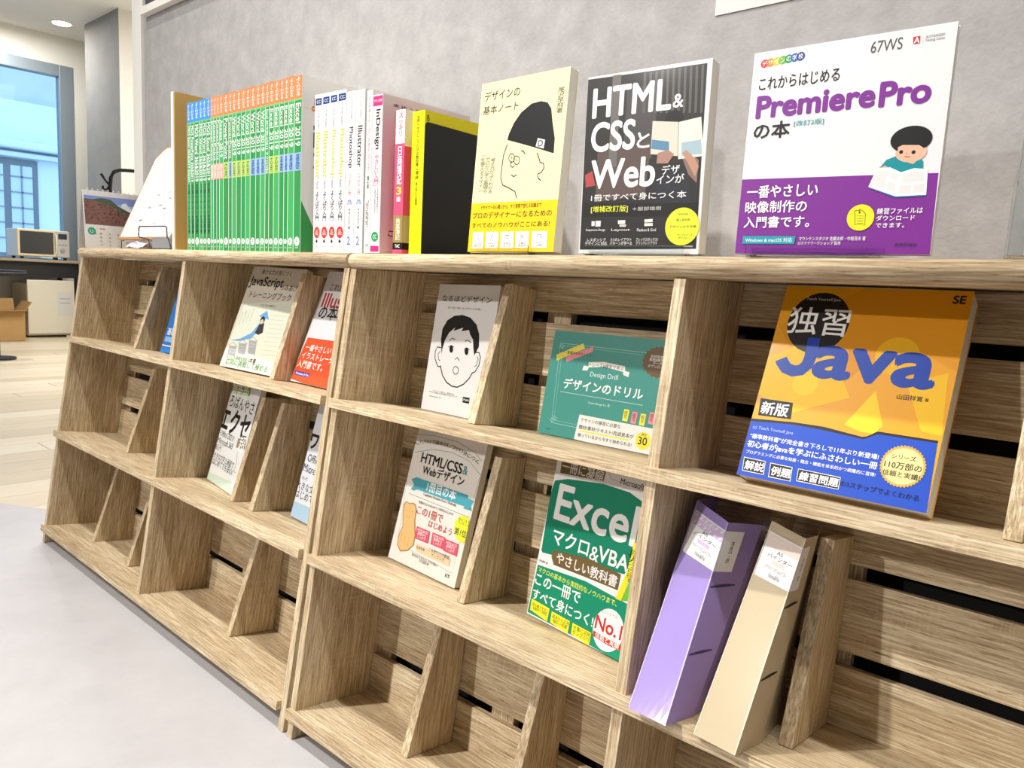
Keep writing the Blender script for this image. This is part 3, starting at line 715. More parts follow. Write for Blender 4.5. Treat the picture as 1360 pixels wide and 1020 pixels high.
# ------------------------------------------------------------------ the rack
def panel(bm, x0, x1, y1=DP, foot=True):
    """upright board: foot cut level with the floor, head cut level with the top board"""
    z0, z1 = (ZF+.001, ZF+.001+TAN*y1) if foot else (S[3]-.004,)*2
    prism(bm, [(0, z0), (y1, z1), (y1, ZT+TAN*(y1+PR)-.0005), (0, ZT+TAN*PR-.0005)], 0, x0, x1, bev=.0006)
def small_divider(bm, x0, y0, row, top=.0):
    z = S[row]; prism(bm, [(y0, z+.0006), (DP-.0006, z+.0006), (DP-.0006, z+.2065), (y0+.038, z+.2065)], 0, x0, x0+TH, bev=.0006)
def unit(name, fr, label, xd, smalls, xr):
    root = empty(name, M=FR[fr], label=label, cat='shelf')
    for x, nm in ((0, 'side_panel'), (xd, 'divider'), (xr-TH, 'side_panel')):
        bm = bmesh.new(); panel(bm, x, x+TH, DP if nm == 'divider' else DP+.0275, nm != 'divider'); link(nm, bm, OAKZ, root)
    for r in (1, 2, 3):
        bm = bmesh.new(); z = S[r]
        # between the uprights, and a nosing in front of them that stops short of the right-hand side panel
        box(bm, TH, 0, z-TS, xd, DP, z); box(bm, xd+TH, 0, z-TS, xr-TH, DP, z)
        box(bm, 0, -PR, z-TS, xr-TH-.001, 0, z)
        bmesh.ops.remove_doubles(bm, verts=bm.verts, dist=1e-5)
        link('shelf_board', bm, OAKX, root)
    for x, y0, r in smalls:
        bm = bmesh.new(); small_divider(bm, x, y0, r); tag(link('book_support', bm, OAKZ, root))
    zs = [(ZF+TAN*(DP+.012)+.004, S[3]+.066)]
    for r in (3, 2, 1):
        zs.append((S[r]+.082, S[r]+.160)); zs.append((S[r]+.176, (S[r-1]+.066) if r > 1 else ZT+TAN*(DP+PR)-.001))
    for z0, z1 in zs: link('back_slat', B(TH, DP+.0002, z0, xr-TH, DP+.012, z1, bev=.0008), OAKX, root)
    for x0, x1 in ((TH, .047), (.282, .325), (.722, .766), (xr-.05, xr-TH)):
        bm = bmesh.new(); prism(bm, [(DP+.012, ZF+.03), (DP+.026, ZF+.032), (DP+.026, ZT+.02), (DP+.012, ZT+.02)], 0, x0, x1); link('batten', bm, OAKZ, root)
    link('gap_shade_sheet', B(TH, DP+.0265, ZF+.04, xr-TH, DP+.0275, ZT+.02), mat('gap_shade_black', '0d0c0b', rough=.9), root)  # black sheet added as the shade in the open gap behind the slats
    # top board, level, with a rounded nosing and rounded left end
    Ti = FR[fr].inverted() @ FR['T'+fr]
    bm = bmesh.new(); w = xr-.0008 if fr == 'L' else xr+.002; T_ = .0232; r_ = T_/2; x0 = -.009 if fr == 'L' else -.001; yb = .235
    prof = [(yb, 0), (yb, -T_)]+[(r_-.0-r_*cos(a), -r_-r_*sin(a)) for a in [pi/2-i*pi/8 for i in range(9)]]
    prof = [(yb, 0), (yb, -T_)]+[(r_*(1-cos(t)), -r_+r_*sin(t)) for t in [-pi/2+i*pi/8 for i in range(9)]]
    prism(bm, prof, 0, x0, w)
    ed = [e for e in bm.edges if abs(e.verts[0].co.x-x0) < 1e-6 and abs(e.verts[1].co.x-x0) < 1e-6 and e.verts[0].co.y < .1 and e.verts[1].co.y < .1]
    ed += [e for e in bm.edges if abs(e.verts[0].co.x-x0) < 1e-6 and abs(e.verts[1].co.x-x0) < 1e-6 and (e.verts[0].co.y > .1) != (e.verts[1].co.y > .1)]
    bmesh.ops.bevel(bm, geom=ed, offset=.007 if fr == 'L' else .004, segments=4, affect='EDGES', profile=.5)
    for v in bm.verts:
        if fr == 'R' and v.co.x < .02: v.co.x += .0167*v.co.y
    bm.transform(Ti); o = link('top_board', bm, OAKX, root)
    for p in o.data.polygons: p.use_smooth = p.area < .02 and abs(p.normal.x) < .98
    return root
XB, XR = .5836, 1.1684
unit('bookshelf', 'L', 'light oak slant-fronted bookshelf unit at the left, under the row of spines, clipboard and calendar', XB,
     [(.2864, .045, 1), (.9045, .045, 1), (.3029, .053, 2), (.8161, .05, 2), (.8945, .047, 2), (.1804, .053, 3), (.3991, .05, 3), (.870, .052, 3)], XR)
unit('bookshelf', 'R', 'light oak slant-fronted bookshelf unit at the right, holding the two plastic binders', .5741,
     [(.2493, .05, 1), (.9025, .022, 1), (.2752, .052, 2), (.7405, .043, 2), (.2075, .052, 3), (.404, .052, 3), (.80, .052, 3)], XR)
# ------------------------------------------------------------------ books
m_pages = mat('page_block', 'ece7da', rough=.8, mottle=.12, mscale=3000, stretch=(.02, 1, .02))
def cover_mat(c): return mat('cover_'+c, c, rough=.42, coat=.1, spec=.35)
def book_parts(root, w, h, t, cover, art=None, spine=None, spine_art=None, pages=True, roundc=0, art_h=None):
    """cover folded round the page block; the front faces -Y, the spine stands at x = 0"""
    q = .0006
    bm = bmesh.new()
    box(bm, 0, 0, 0, w, q, h); box(bm, 0, t-q, 0, w, t, h); box(bm, 0, q, 0, q, t-q, h, mi=1)
    c = link('cover', bm, [cover_mat(cover), cover_mat(spine or cover)], root)
    link('pages', B(q, q, .0008, w-.0008, t-q, h-.0008), m_pages, root)
    if art:
        P = Print(lambda u, v, d: (u, -d, v)); P.run(art)
        link('front_print', P.mesh('front_print', rect=((0, .0001, w-.0001), (2, .0001, h-.0001))), [], c)
    if spine_art:
        P = Print(lambda u, v, d: (-d, t-u, v)); P.run(spine_art)
        link('spine_print', P.mesh('spine_print', rect=((1, .0001, t-.0001), (2, .0001, h-.0001))), [], c)
    return c
def place(fr, x, y, z, yaw, lean): return FR[fr] @ Matrix.Translation((x, y, z)) @ Matrix.Rotation(radians(yaw), 4, 'Z') @ Matrix.Rotation(radians(-lean), 4, 'X')
POSE = {
 'yellow': ('TR', 0.2442, 0.02, 0, -1.36, 4.19, 0.153, 0.2254, 0.016),
 'html': ('TR', 0.4336, 0.02, 0, 2.61, 0.3, 0.1564, 0.2048, 0.018),
 'prem': ('TR', 0.6403, 0.01, 0, 2.14, 2.96, 0.1799, 0.1991, 0.01),
 'java': ('R', 0.663, 0.03, 0.445, -0.5, 15.8, 0.18, 0.2175, 0.028),
 'face': ('R', 0.0748, 0.12, 0.445, -5.47, 0.98, 0.148, 0.2055, 0.015),
 'drill': ('R', 0.3227, 0.12, 0.445, 0.28, 2.75, 0.21, 0.1478, 0.009),
 'html1': ('R', 0.0627, 0.105, 0.1958, -5.5, 7.0, 0.172, 0.232, 0.012),
 'excel': ('R', 0.358, 0.108, 0.1958, -10.35, 4.46, 0.182, 0.232, 0.016),
 'js': ('L', 0.6842, 0.06, 0.445, 3.97, 12.74, 0.182, 0.2215, 0.014),
 'illu': ('L', 0.925, 0.077, 0.445, -0.96, 13.3, 0.182, 0.222, 0.012),
 'ekuse': ('L', 0.6222, 0.1, 0.1958, -9.9, 7.4, 0.17, 0.225, 0.011),
 'waado': ('L', 0.9548, 0.0995, 0.1958, -6.0, 7.5, 0.182, 0.225, 0.011),
 'blue': ('L', 0.3449, 0.0841, 0.445, 0, 8.6, 0.148, 0.21, 0.012),
}
BOOKS = [  # name, cover colour, spine colour, label
 ('yellow', 'e6dfb0', 'e0d9a8', 'pale yellow book with a profile in a black knit cap, standing on the rack top'),
 ('html', 'dedddb', 'dedddb', 'dark photo-covered HTML & CSS book with a white border on top of the rack'),
 ('prem', 'e0dfde', 'ddd6de', 'white and purple book with a child reading, largest on top of the rack'),
 ('java', 'e09a00', '1a1614', 'thick orange and blue Java book in the top row of the right unit'),
 ('face', 'dedcda', 'd4d1cd', 'white book with an open-mouthed drawn face, top row'),
 ('drill', '3f8f84', '2b2622', 'landscape teal workbook with a brown seal, beside the wide upright'),
 ('html1', 'e3ddd4', 'dcd6cc', 'cream book with a standing brown bear and a blue ribbon, middle row'),
 ('excel', 'e9e6e4', '0c7c5e', 'green Excel macro book with a red No.1 badge, middle row'),
 ('js', 'd5cfc0', 'cfc9ba', 'cream JavaScript book with a blue rising arrow, top row of the left unit'),
 ('illu', 'dfe0e4', 'd9d9dd', 'white and orange-red book half hidden behind the joint of the two units'),
 ('ekuse', 'e4e4e2', 'dcdcd8', 'white book with large black katakana and a green box, left unit, middle row'),
 ('waado', 'dfe2e8', 'd8dbe0', 'pale blue-white book mostly hidden by the end upright, left unit'),
 ('blue', '2b78c8', '2b78c8', 'blue book of which only a sliver shows beside the first wide upright')]
for n, cc, sc_, lab in BOOKS:
    fr, x, y, z, yaw, lean, w, h, t = POSE[n]
    root = empty('book', M=place(fr, x, y, z+.0004+t*sin(radians(max(lean, 0))), yaw, lean), label=lab, cat='book')
    art = ART.get(n); sp = None
    T = t*1e4; Hh = h*1e4
    if n == 'java': sp = [['p', 'f0b010', [[0, 0], [T, 0], [T, Hh], [0, Hh]]], ['p', '14100f', [[T*.1, Hh*.82], [T, Hh*.82], [T, Hh], [T*.1, Hh]]], ['t', 'w', '独\n習', T*.3, Hh*.86, T*.8, Hh*.96, 4], ['t', '1a3fa8', 'Java', T*.25, Hh*.5, T*.8, Hh*.78, 8, 1], ['p', '14100f', [[T*.1, Hh*.3], [T, Hh*.3], [T, Hh*.4], [T*.1, Hh*.4]]], ['p', '1757d8', [[0, 0], [T, 0], [T, Hh*.27], [0, Hh*.27]]]]
    if n == 'blue': art = [['p', 'e9eef5', [[0, 150], [1480, 150], [1480, 175], [0, 175]]], ['p', 'c8302c', [[0, 178], [1480, 178], [1480, 186], [0, 186]]], ['p', '8fb8e0', [[60, 260], [500, 260], [500, 380], [60, 380]]], ['t', 'w', '基礎から学ぶ', 80, 420, 1300, 600, 4]]
    book_parts(root, w, h, t, cc, art, sc_, sp)
# ---- row of spines on top: front cover turned to the right, spine to the room
def spine_book(x0, x1, h, w, cover, spine, sart, label, group, fart=None, y=.0205, src=None, name='book'):
    t = x1-x0-.0004
    M = FR['TL'] @ Matrix.Translation((x1-.0002, y, .0003)) @ Matrix.Rotation(pi/2, 4, 'Z')
    if x0 > 1.175: M = Matrix.Translation((0, 0, .0007)) @ M
    root = empty(name, M=M, label=label, cat='book', group=group)
    book_parts(root, w, h, t, cover, fart, spine, sart)
    return root
GR, GR2 = '359048', '2f8a48'
def fom_spine(t, top, title, tag_, tagc, small=None, sub='よくわかる'):
    T = t*1e4; a = []
    a.append(['p', top, [[0, 2570], [T, 2570], [T, 2970], [0, 2970]]])
    a.append(['p', '6fbf7e', [[0, 2540], [T, 2540], [T, 2570], [0, 2570]]])
    a.append(['t', 'w', sub, T*.2, 2620, T*.8, 2930, 3, -1])
    a.append(['t', 'w', title, T*.16, 1790 if len(title) < 12 else 1380, T*.84, 2500, 4, -1])
    if tag_: a += [['p', tagc, [[T*.08, 1380], [T*.92, 1380], [T*.92, 1680], [T*.08, 1680]]], ['t', '1c2b5a' if tagc != 'f08a72' else 'w', tag_, T*.22, 1400, T*.78, 1660, 3]]
    if small: a.append(['t', '143a22', small, T*.25, 330, T*.75, 1330, 2, -1])
    a.append(['e', 'w', [T/2, 180], [T*.36, T*.36]]); a.append(['t', '3f9f55', 'F', T*.36, 150, T*.64, 210, 6]); a.append(['t', 'w', 'FOM', T*.3, 60, T*.7, 85, 1])
    return a
XS = [.579, .595, .611, .633, .648, .664, .682, .693, .706, .717, .733, .754, .767, .784, .802, .818, .835, .855, .871, .888, .901, .917, .935, .951, .964, .983, 1.006]
BL, OR = '3d8fdb', 'ee8450'
kinds = [(BL, 'MOS Excel 365&2019 Expert', None, None, '対策テキスト&問題集')]*1+[(BL, 'MOS PowerPoint 365&2019', None, None, '対策テキスト&問題集')]+[(BL, 'MOS Word 365&2019', None, None, '対策テキスト&問題集')]*3+[(BL, 'MOS Excel 365&2019', None, None, '対策テキスト&問題集')]
kinds += [(OR, 'PowerPoint 2019', '問\n題', 'f08a72', None)]*3+[(OR, 'Access 2019', '問\n題', 'f08a72', None)]
kinds += [(OR, 'PowerPoint 2019', '応\n用', 'b9d45a', None), (OR, 'PowerPoint 2019', '基\n礎', '8fb4ea', None)]
kinds += [(OR, 'Word 2019', '応\n用', 'b9d45a', None)]*3+[(OR, 'Word 2019', '応\n用', 'b9d45a', None)]+[(OR, 'Word 2019', '基\n礎', '8fb4ea', None)]*3
kinds += [(OR, 'Excel 2019/2016/2013 マクロ/VBA', None, None, None)]+[(OR, 'Excel 2019', '応\n用', 'b9d45a', None)]*2+[(OR, 'Excel 2019', '基\n礎', '8fb4ea', None)]*5
ordn = ['leftmost', 'second', 'third', 'fourth', 'fifth', 'sixth', 'seventh', 'eighth', 'ninth', 'tenth', 'eleventh', 'twelfth', 'thirteenth', 'fourteenth', 'fifteenth', 'sixteenth', 'seventeenth', 'eighteenth', 'nineteenth', 'twentieth']
nb = no = 0
last_cover = [['p', '3f9f55', [[0, 0], [2100, 0], [2100, 150], [420, 150], [0, 880]]], ['p', 'f3c9b0', [[0, 2420], [2100, 2420], [2100, 2426], [0, 2426]]],
  ['t', 'ee7a3a', 'よくわかる', 190, 2380, 900, 2620, 6], ['t', 'k', 'Microsoft', 230, 2080, 900, 2160, 8], ['t', 'k', 'Excel', 230, 1780, 1500, 2050, 12], ['t', 'k', '2019', 230, 1440, 1400, 1730, 12], ['t', '2b5fb0', '基礎', 260, 1180, 800, 1380, 8],
  ['p', 'k', [[260, 780], [600, 780], [600, 1000], [260, 1000]]], ['t', 'w', '基', 300, 800, 560, 980, 5], ['t', 'k', 'Excelの基本操作を\n学習したい方\nExcelを使いこなす\nための一冊', 260, 450, 1200, 740, 3], ['p', 'g3', [[260, 240], [420, 240], [420, 400], [260, 400]]], ['t', 'w', 'FOM', 280, 280, 400, 350, 6]]
for i, (top, title, tg, tc_, sm) in enumerate(kinds[:26]):
    x0, x1 = XS[i], XS[i+1]
    if top == BL: lab = '%s of the blue-topped green spines, counted from the tan board' % ordn[nb]; nb += 1
    else: lab = '%s of the orange-topped green spines, counted from the blue-topped ones' % ordn[no]; no += 1
    lastb = i == 25
    if lastb: lab = 'last orange-topped green spine, its white cover showing beside the white spines'
    spine_book(x0, x1, .2965-.0006*((i*7) % 4), .21, 'f3f1ec' if lastb else 'e9eee8', GR if (i*5) % 3 else '46a85c', fom_spine(x1-x0-.0004, top, title, tg, tc_, sm), lab, 'textbooks with green spines on top of the rack', last_cover if lastb else None)
def yo_spine(t, title):
    T = t*1e4
    return [['p', '24407c', [[T*.1, 2390], [T*.9, 2390], [T*.9, 2500], [T*.1, 2500]]], ['t', 'w', 'CC', T*.25, 2420, T*.75, 2470, 2], ['t', 'g3', 'クリエイターのための', T*.4, 2020, T*.62, 2360, 0, -1],
            ['t', 'c5cc3c', title, T*.2, 1200, T*.8, 1960, 9, -1], ['t', 'g5', 'Windows & Mac', T*.35, 1040, T*.6, 1170, 0, -1], ['t', 'k', 'よくばり入門', T*.25, 520, T*.75, 1000, 4, -1],
            ['e', 'd23a34', [T/2, 330], [T*.38, 95]], ['t', 'w', 'CC\n対応', T*.28, 285, T*.72, 375, 2], ['p', 'k', [[T*.5, 150], [T*.64, 185], [T*.5, 220], [T*.36, 185]]], ['t', 'k', 'インプレス', T*.25, 85, T*.75, 110, 0]]
XW = [1.0445, 1.066, 1.088, 1.109, 1.133]
for i in range(4):
    spine_book(XW[i] if i else 1.0062+.0, XW[i+1], .2565-.0004*i, .182, 'dddad6', 'e0dfdd', yo_spine(XW[i+1]-(XW[i] if i else 1.0445), ('Illustrator', 'Illustrator', 'Photoshop', 'Photoshop')[i]), '%s white spine with yellow-green lettering beside the green spines' % ('first', 'second', 'third', 'fourth')[i], 'white spines with yellow-green titles and red discs') if i else \
    spine_book(1.0445, 1.066, .2565, .182, 'dddad6', 'e0dfdd', yo_spine(.0215, 'Illustrator'), 'first white spine with yellow-green lettering beside the green spines', 'white spines with yellow-green titles and red discs')
def sp2(t, title):
    T = t*1e4
    return [['t', 'g4', 'クリエイターのための', T*.45, 2080, T*.62, 2400, 0, -1], ['t', 'k', title, T*.25, 1330, T*.75, 1960, 4, -1], ['t', 'd05a50', 'しっかり入門', T*.35, 900, T*.62, 1270, 1, -1], ['t', '7a9ad0', '増補\n改訂版', T*.2, 760, T*.8, 840, 1], ['t', 'g3', 'まきのゆみ 著', T*.42, 380, T*.6, 700, 0, -1], ['t', '5a80c0', '2', T*.3, 130, T*.65, 260, 2]]
spine_book(1.1334, 1.158, .2505, .182, 'dddad6', 'dedcd9', sp2(.0246, 'Photoshop'), 'white spine lettered Photoshop in black', 'white spines with black titles')
spine_book(1.1582, 1.1815, .2500, .182, 'dddad6', 'dedcd9', sp2(.0233, 'Illustrator'), 'white spine lettered Illustrator in black', 'white spines with black titles')
spine_book(1.1858, 1.2005, .2455, .182, 'dcdad7', 'dcdad7', [['t', 'd0455a', 'ノンデザイナーズ・デザインブック', 45, 1250, 95, 2380, 2, -1], ['t', 'k', '第4版', 45, 980, 95, 1180, 3, -1], ['t', 'g3', 'Robin Williams\n吉川典秀 訳', 30, 400, 105, 800, 0, -1], ['t', '3a9aa8', 'M', 50, 80, 100, 140, 3]], 'thin white spine with small red and black lettering left of the InDesign book', 'thin white books')
T_ = 246
spine_book(1.2007, 1.2255, .2365, .182, 'ddd2cd', 'dedbd8', [['p', 'd8337a', [[10, 2200], [236, 2200], [236, 2345], [10, 2345]]], ['t', 'w', 'デザインの学校', 30, 2250, 215, 2300, 1], ['t', 'k', 'InDesign', 60, 1560, 190, 2150, 6, -1], ['l', 'e35a8a', 6, [[40, 1020], [210, 1020], [210, 1500], [40, 1500], [40, 1020]]], ['t', 'd8337a', 'やさしい入門', 70, 1040, 180, 1480, 3, -1], ['t', 'g3', 'いちばんよくわかるレイアウト', 90, 600, 130, 980, 1, -1], ['t', 'g3', 'InDesign 基本と仕事のコツ', 150, 600, 185, 980, 1, -1], ['e', '2f9a5a', [123, 250], [85, 75]], ['t', 'w', 'CC', 80, 220, 165, 280, 2], ['p', 'd8337a', [[20, 20], [226, 20], [226, 110], [20, 110]]]],
  'white InDesign spine with pink labels, its pink-edged cover showing', 'white spines with coloured labels', fart=[['l', 'd8505f', 6, [[230, 560], [1700, 560], [1700, 2130], [230, 2130], [230, 560]]], ['p', 'e0507a', [[300, 1960], [1300, 1960], [1300, 2070], [300, 2070]]], ['t', 'k', 'InDesign', 300, 1640, 1600, 1900, 14], ['t', 'd8337a', 'やさしい入門', 300, 1280, 1600, 1560, 5], ['t', 'k', 'DTPの基本が\nこの一冊でわかる', 160, 260, 1500, 480, 5], ['t', 'g3', '実 践 入 門 書 デ ザ イ ン', 200, 2210, 1500, 2260, 3], ['l', 'd8a0a0', 4, [[180, 90], [900, 90], [900, 240], [180, 240], [180, 90]]]])
# pink paperback
spine_book(1.2575, 1.279, .2085, .148, 'e4557a', 'e4557a', [['p', 'f7e6e6', [[0, 1600], [215, 1600], [215, 2085], [0, 2085]]], ['t', 'e0506a', 'スッキリ', 60, 1700, 160, 2040, 6, -1], ['t', 'w', '日商簿記', 50, 1010, 165, 1560, 5, -1], ['t', 'f2dc4a', '3', 50, 860, 165, 980, 14], ['t', 'w', '級', 60, 760, 155, 840, 5], ['p', 'a08a50', [[0, 160], [215, 160], [215, 560], [0, 560]]], ['t', 'f3e6d6', '商業簿記', 55, 200, 160, 520, 4, -1], ['p', '1a1614', [[0, 60], [215, 60], [215, 160], [0, 160]]], ['t', 'w', 'TAC', 50, 85, 165, 135, 6]],
  'bright pink spine with a yellow 3 on it', 'small exam books', fart=[['p', 'c9bb92', [[0, 160], [1480, 160], [1480, 560], [0, 560]]], ['p', 'f4efe4', [[0, 1560], [1480, 1560], [1480, 2085], [0, 2085]]], ['e', 'd83a2c', [330, 470], [150, 42]], ['t', 'w', '3日で学ぶ', 240, 450, 420, 490, 3], ['p', 'f4f0ea', [[300, 200], [900, 200], [900, 420], [300, 420]]], ['p', '1a1614', [[0, 60], [1480, 60], [1480, 160], [0, 160]]], ['t', 'e2502c', 'TAC出版', 260, 75, 900, 145, 8], ['p', 'f0d83a', [[500, 620], [900, 620], [900, 800], [500, 800]]]])
# bright yellow book with the black cover
spine_book(1.295, 1.3225, .2025, .148, 'e6da10', 'e8dc10', [['t', 'g1', '世界一やさしいブログの教科書', 100, 1250, 160, 1960, 3, -1], ['t', 'g1', '1年生', 100, 1060, 170, 1210, 8, -1], ['t', 'g3', '再入門にも最適', 110, 700, 150, 1020, 2, -1]],
  'bright yellow spine, its cover hidden by a black display stand', 'small exam books', fart=[['t', 'k', 'B\nL\nO\nG', 25, 1560, 95, 1960, 3], ['t', 'g3', '世界一\nやさしい', 60, 900, 300, 1200, 4]])
# black plate of the book end that stands against the yellow book
root = empty('book_end', M=FR['TL'] @ Matrix.Translation((1.3226, .0205, .0012)), label='black sheet book end standing against the bright yellow book', cat='book end')
bm = bmesh.new(); prism(bm, [(0, .0004), (.142, .0004), (.142, .178), (.137, .183), (.004, .186), (0, .182)], 0, 0, .0012); m_blk = mat('black_steel', '14140f', rough=.42)
link('upright_plate', bm, m_blk, root); link('foot_plate', B(.0012, .008, .0002, .085, .125, .0012), m_blk, root)
# ------------------------------------------------------------------ clear display stands under the three face-out books
m_ac = mat('clear_acrylic', 'f2f7f7', rough=.02, trans=1, ior=1.25)
def stand(fr, M, w, label, off):
    root = empty('display_stand', M=M, label=label, cat='stand')
    link('front_lip', B(off, -.0075, 0, off+w, -.0055, .009, bev=.0006), m_ac, root)
    link('base_plate', B(off, -.0055, -.0022, off+w, .05, -.0004, bev=.0005), m_ac, root)
    return root
for n, w, lab, off in (('yellow', .105, 'clear acrylic lip stand under the pale yellow cap book', .012), ('html', .13, 'clear acrylic lip stand under the dark HTML book', .012), ('prem', .125, 'clear acrylic lip stand under the purple and white book', .014)):
    fr, x, y, z, yaw, lean, _, _, _ = POSE[n]
    stand(fr, FR[fr] @ Matrix.Translation((x, y, .0025)) @ Matrix.Rotation(radians(yaw), 4, 'Z'), w, lab, off)
for o in bpy.data.objects:
    if o.get('label') in [b[3] for b in BOOKS[:3]]: o.matrix_world = Matrix.Translation((0, 0, .0025)) @ o.matrix_world
# clear brochure holder at the right edge
root = empty('brochure_holder', M=FR['TR'] @ Matrix.Translation((.876, .012, .0003)) @ Matrix.Rotation(radians(3), 4, 'Z'), label='clear acrylic brochure holder with a white leaflet at the right end', cat='holder')
def ply(name, pts, x0, x1): bm = bmesh.new(); prism(bm, pts, 0, x0, x1, bev=.0003); return link(name, bm, m_ac, root)
link('base_plate', B(0, 0, 0, .16, .06, .003, bev=.0004), m_ac, root)
ply('front_panel', [(.004, .003), (.007, .003), (.0165, .062), (.0135, .062)], .003, .157); ply('back_panel', [(.03, .003), (.033, .003), (.062, .125), (.059, .125)], .003, .157)
ply('side_panel', [(.004, .003), (.033, .003), (.062, .125), (.055, .125), (.0135, .062)], 0, .003); ply('side_panel', [(.004, .003), (.033, .003), (.062, .125), (.055, .125), (.0135, .062)], .157, .16)
root = empty('leaflet', M=FR['TR'] @ Matrix.Translation((.876, .012, .0035)) @ Matrix.Rotation(radians(3), 4, 'Z'), label='white leaflet pack inside the clear brochure holder', cat='leaflet')
bm = bmesh.new(); prism(bm, [(.018, 0), (.026, 0), (.05, .105), (.042, .105)], 0, .012, .15); link('paper', bm, mat('white_paper', 'dddbd7', rough=.8), root)
# ------------------------------------------------------------------ tan board left of the spines
root = empty('file_board', M=FR['TL'] @ Matrix.Translation((.506, .021, .0003)), label='tan kraft board with white front edge, left of the blue-topped spines', cat='board')
bm = bmesh.new(); prism(bm, [(0, 0), (.21, 0), (.21, .325), (.004, .328), (0, .326)], 0, .0115, .0145, bev=.0004); link('panel', bm, mat('kraft_board', 'c9a660', rough=.75, mottle=.04), root)
link('white_strip', B(.0, -.001, 0, .0115, .003, .328, bev=.0004), mat('white_paper', 'dddbd7'), root)
link('inner_sheets', B(.0005, .003, 0, .0113, .2, .318), mat('kraft_pale', 'd9c9a4', rough=.8), root)
link('foot', B(.0146, .03, 0, .07, .17, .0006), mat('kraft_board', 'c9a660'), root)
# ------------------------------------------------------------------ clipboard on its stand, wire end, grey block, calendar, crumpled wrapper
TLM = FR['TL']
cm_ = TLM @ Matrix.Translation((.085, .068, .026)) @ Matrix.Rotation(radians(-24), 4, 'X')
root = empty('clipboard', M=cm_, label='wooden-edged board with a white form, leaning back left of the tan board', cat='clipboard')
bm = bmesh.new(); prism(bm, [(0, 0), (.30, 0), (.30, .255), (.285, .268), (.05, .268), (.032, .262), (.0, .236)], 1, 0, .004, bev=.0008); link('board', bm, mat('plywood_edge', 'b98a58', rough=.6), root)
bm = bmesh.new(); prism(bm, [(.006, .006), (.296, .006), (.296, .252), (.282, .262), (.052, .262), (.036, .257), (.006, .232)], 1, -.0006, -.0001); pp = link('form', bm, mat('white_paper', 'dddbd7'), root)
P = Print(lambda u, v, d: (u, -.0006-d, v))
P.poly('f6e2dd', [(.007, .222), (.295, .222), (.295, .25), (.281, .26), (.053, .26), (.037, .255), (.012, .236)])
for k in range(7): P.line('g8', .0006, [(.012, .028+k*.031), (.29, .028+k*.031)])
for u, v, tx in ((.16, .19, '受付票'), (.19, .165, '氏名'), (.2, .15, '連絡先'), (.12, .12, 'ご記入'), (.18, .125, '日付'), (.1, .085, '内容'), (.16, .09, '担当'), (.19, .08, '備考'), (.08, .05, '確認'), (.17, .04, '以上'), (.2, .108, '番号')): P.text('g4', tx, u, v, u+.018, v+.005)
link('form_print', P.mesh('form_print'), [], pp)
# easel legs behind the clipboard carry it on the rack top
m_wire = mat('black_wire', '1b1b1d', rough=.4, metal=.3)
root2 = empty('wire_easel', M=TLM, label='black wire easel holding the clipboard', cat='stand')
a = .068
bm = bmesh.new(); tube(bm, [(.3, .066-.0, .0015), (.3, .066, .0225), (.3, .0725, .0225)], .0012); tube(bm, [(.11, .066, .0015), (.11, .066, .0225), (.11, .0725, .0225)], .0012)
tube(bm, [(.11, .066, .0015), (.11, .2, .0015), (.3, .2, .0015), (.3, .066, .0015)], .0012); tube(bm, [(.11, .2, .0015), (.11, .168, .20), (.3, .168, .20), (.3, .2, .0015)], .0012)
link('wire_frame', bm, m_wire, root2)
root = empty('wire_clip', M=TLM @ Matrix.Translation((.318, .026, 0)), label='black bent wire clip at the foot of the white form', cat='clip')
bm = bmesh.new(); tube(bm, [(-.008, .005, .0016), (.05, .005, .0016), (.10, .005, .0016), (.155, .005, .0016)], .0014); tube(bm, [(.052, .005, .0016), (.052, .0, .023), (.005, .0, .027), (-.002, .0, .031), (.002, .0, .049), (.006, .0, .052), (.142, .0, .051), (.148, .0, .048), (.150, .0, .027), (.158, .0, .0225), (.163, .003, .0016)], .0014); link('wire', bm, m_wire, root)
root = empty('metal_block', M=TLM @ Matrix.Translation((.372, .033, .0003)), label='small brushed grey block standing in front of the white form', cat='block')
link('block', B(0, 0, 0, .098, .028, .027, bev=.0015), mat('brushed_grey', 'a9a8a4', rough=.45, metal=.4), root)
root = empty('paper_wrapper', M=TLM @ Matrix.Translation((.225, .03, .0003)), label='crumpled white and mauve paper wrapper below the white form', cat='wrapper')
bm = bmesh.new(); rr = random.Random(3)
nu, nv = 12, 5; G = []
for i in range(nu):
    col = []
    for j in range(nv): col.append(bm.verts.new((i*.0085+rr.uniform(-.001, .001), j*.008+.004*sin(i*1.3), .001+.019*sin(pi*(j+.4)/(nv+.2))*(.65+.35*sin(i*1.9))+rr.uniform(-.0015, .0015))))
    G.append(col)
for i in range(nu-1):
    for j in range(nv-1):
        f = bm.faces.new((G[i][j], G[i+1][j], G[i+1][j+1], G[i][j+1])); f.material_index = (i//2+j) % 2 if i < 7 else 0; f.smooth = True
o = link('wrapper', bm, [mat('wrapper_white', 'e8e0e4', rough=.6), mat('wrapper_mauve', 'b79ab0', rough=.6)], root); sm = o.modifiers.new('thickness', 'SOLIDIFY'); sm.thickness = .0006
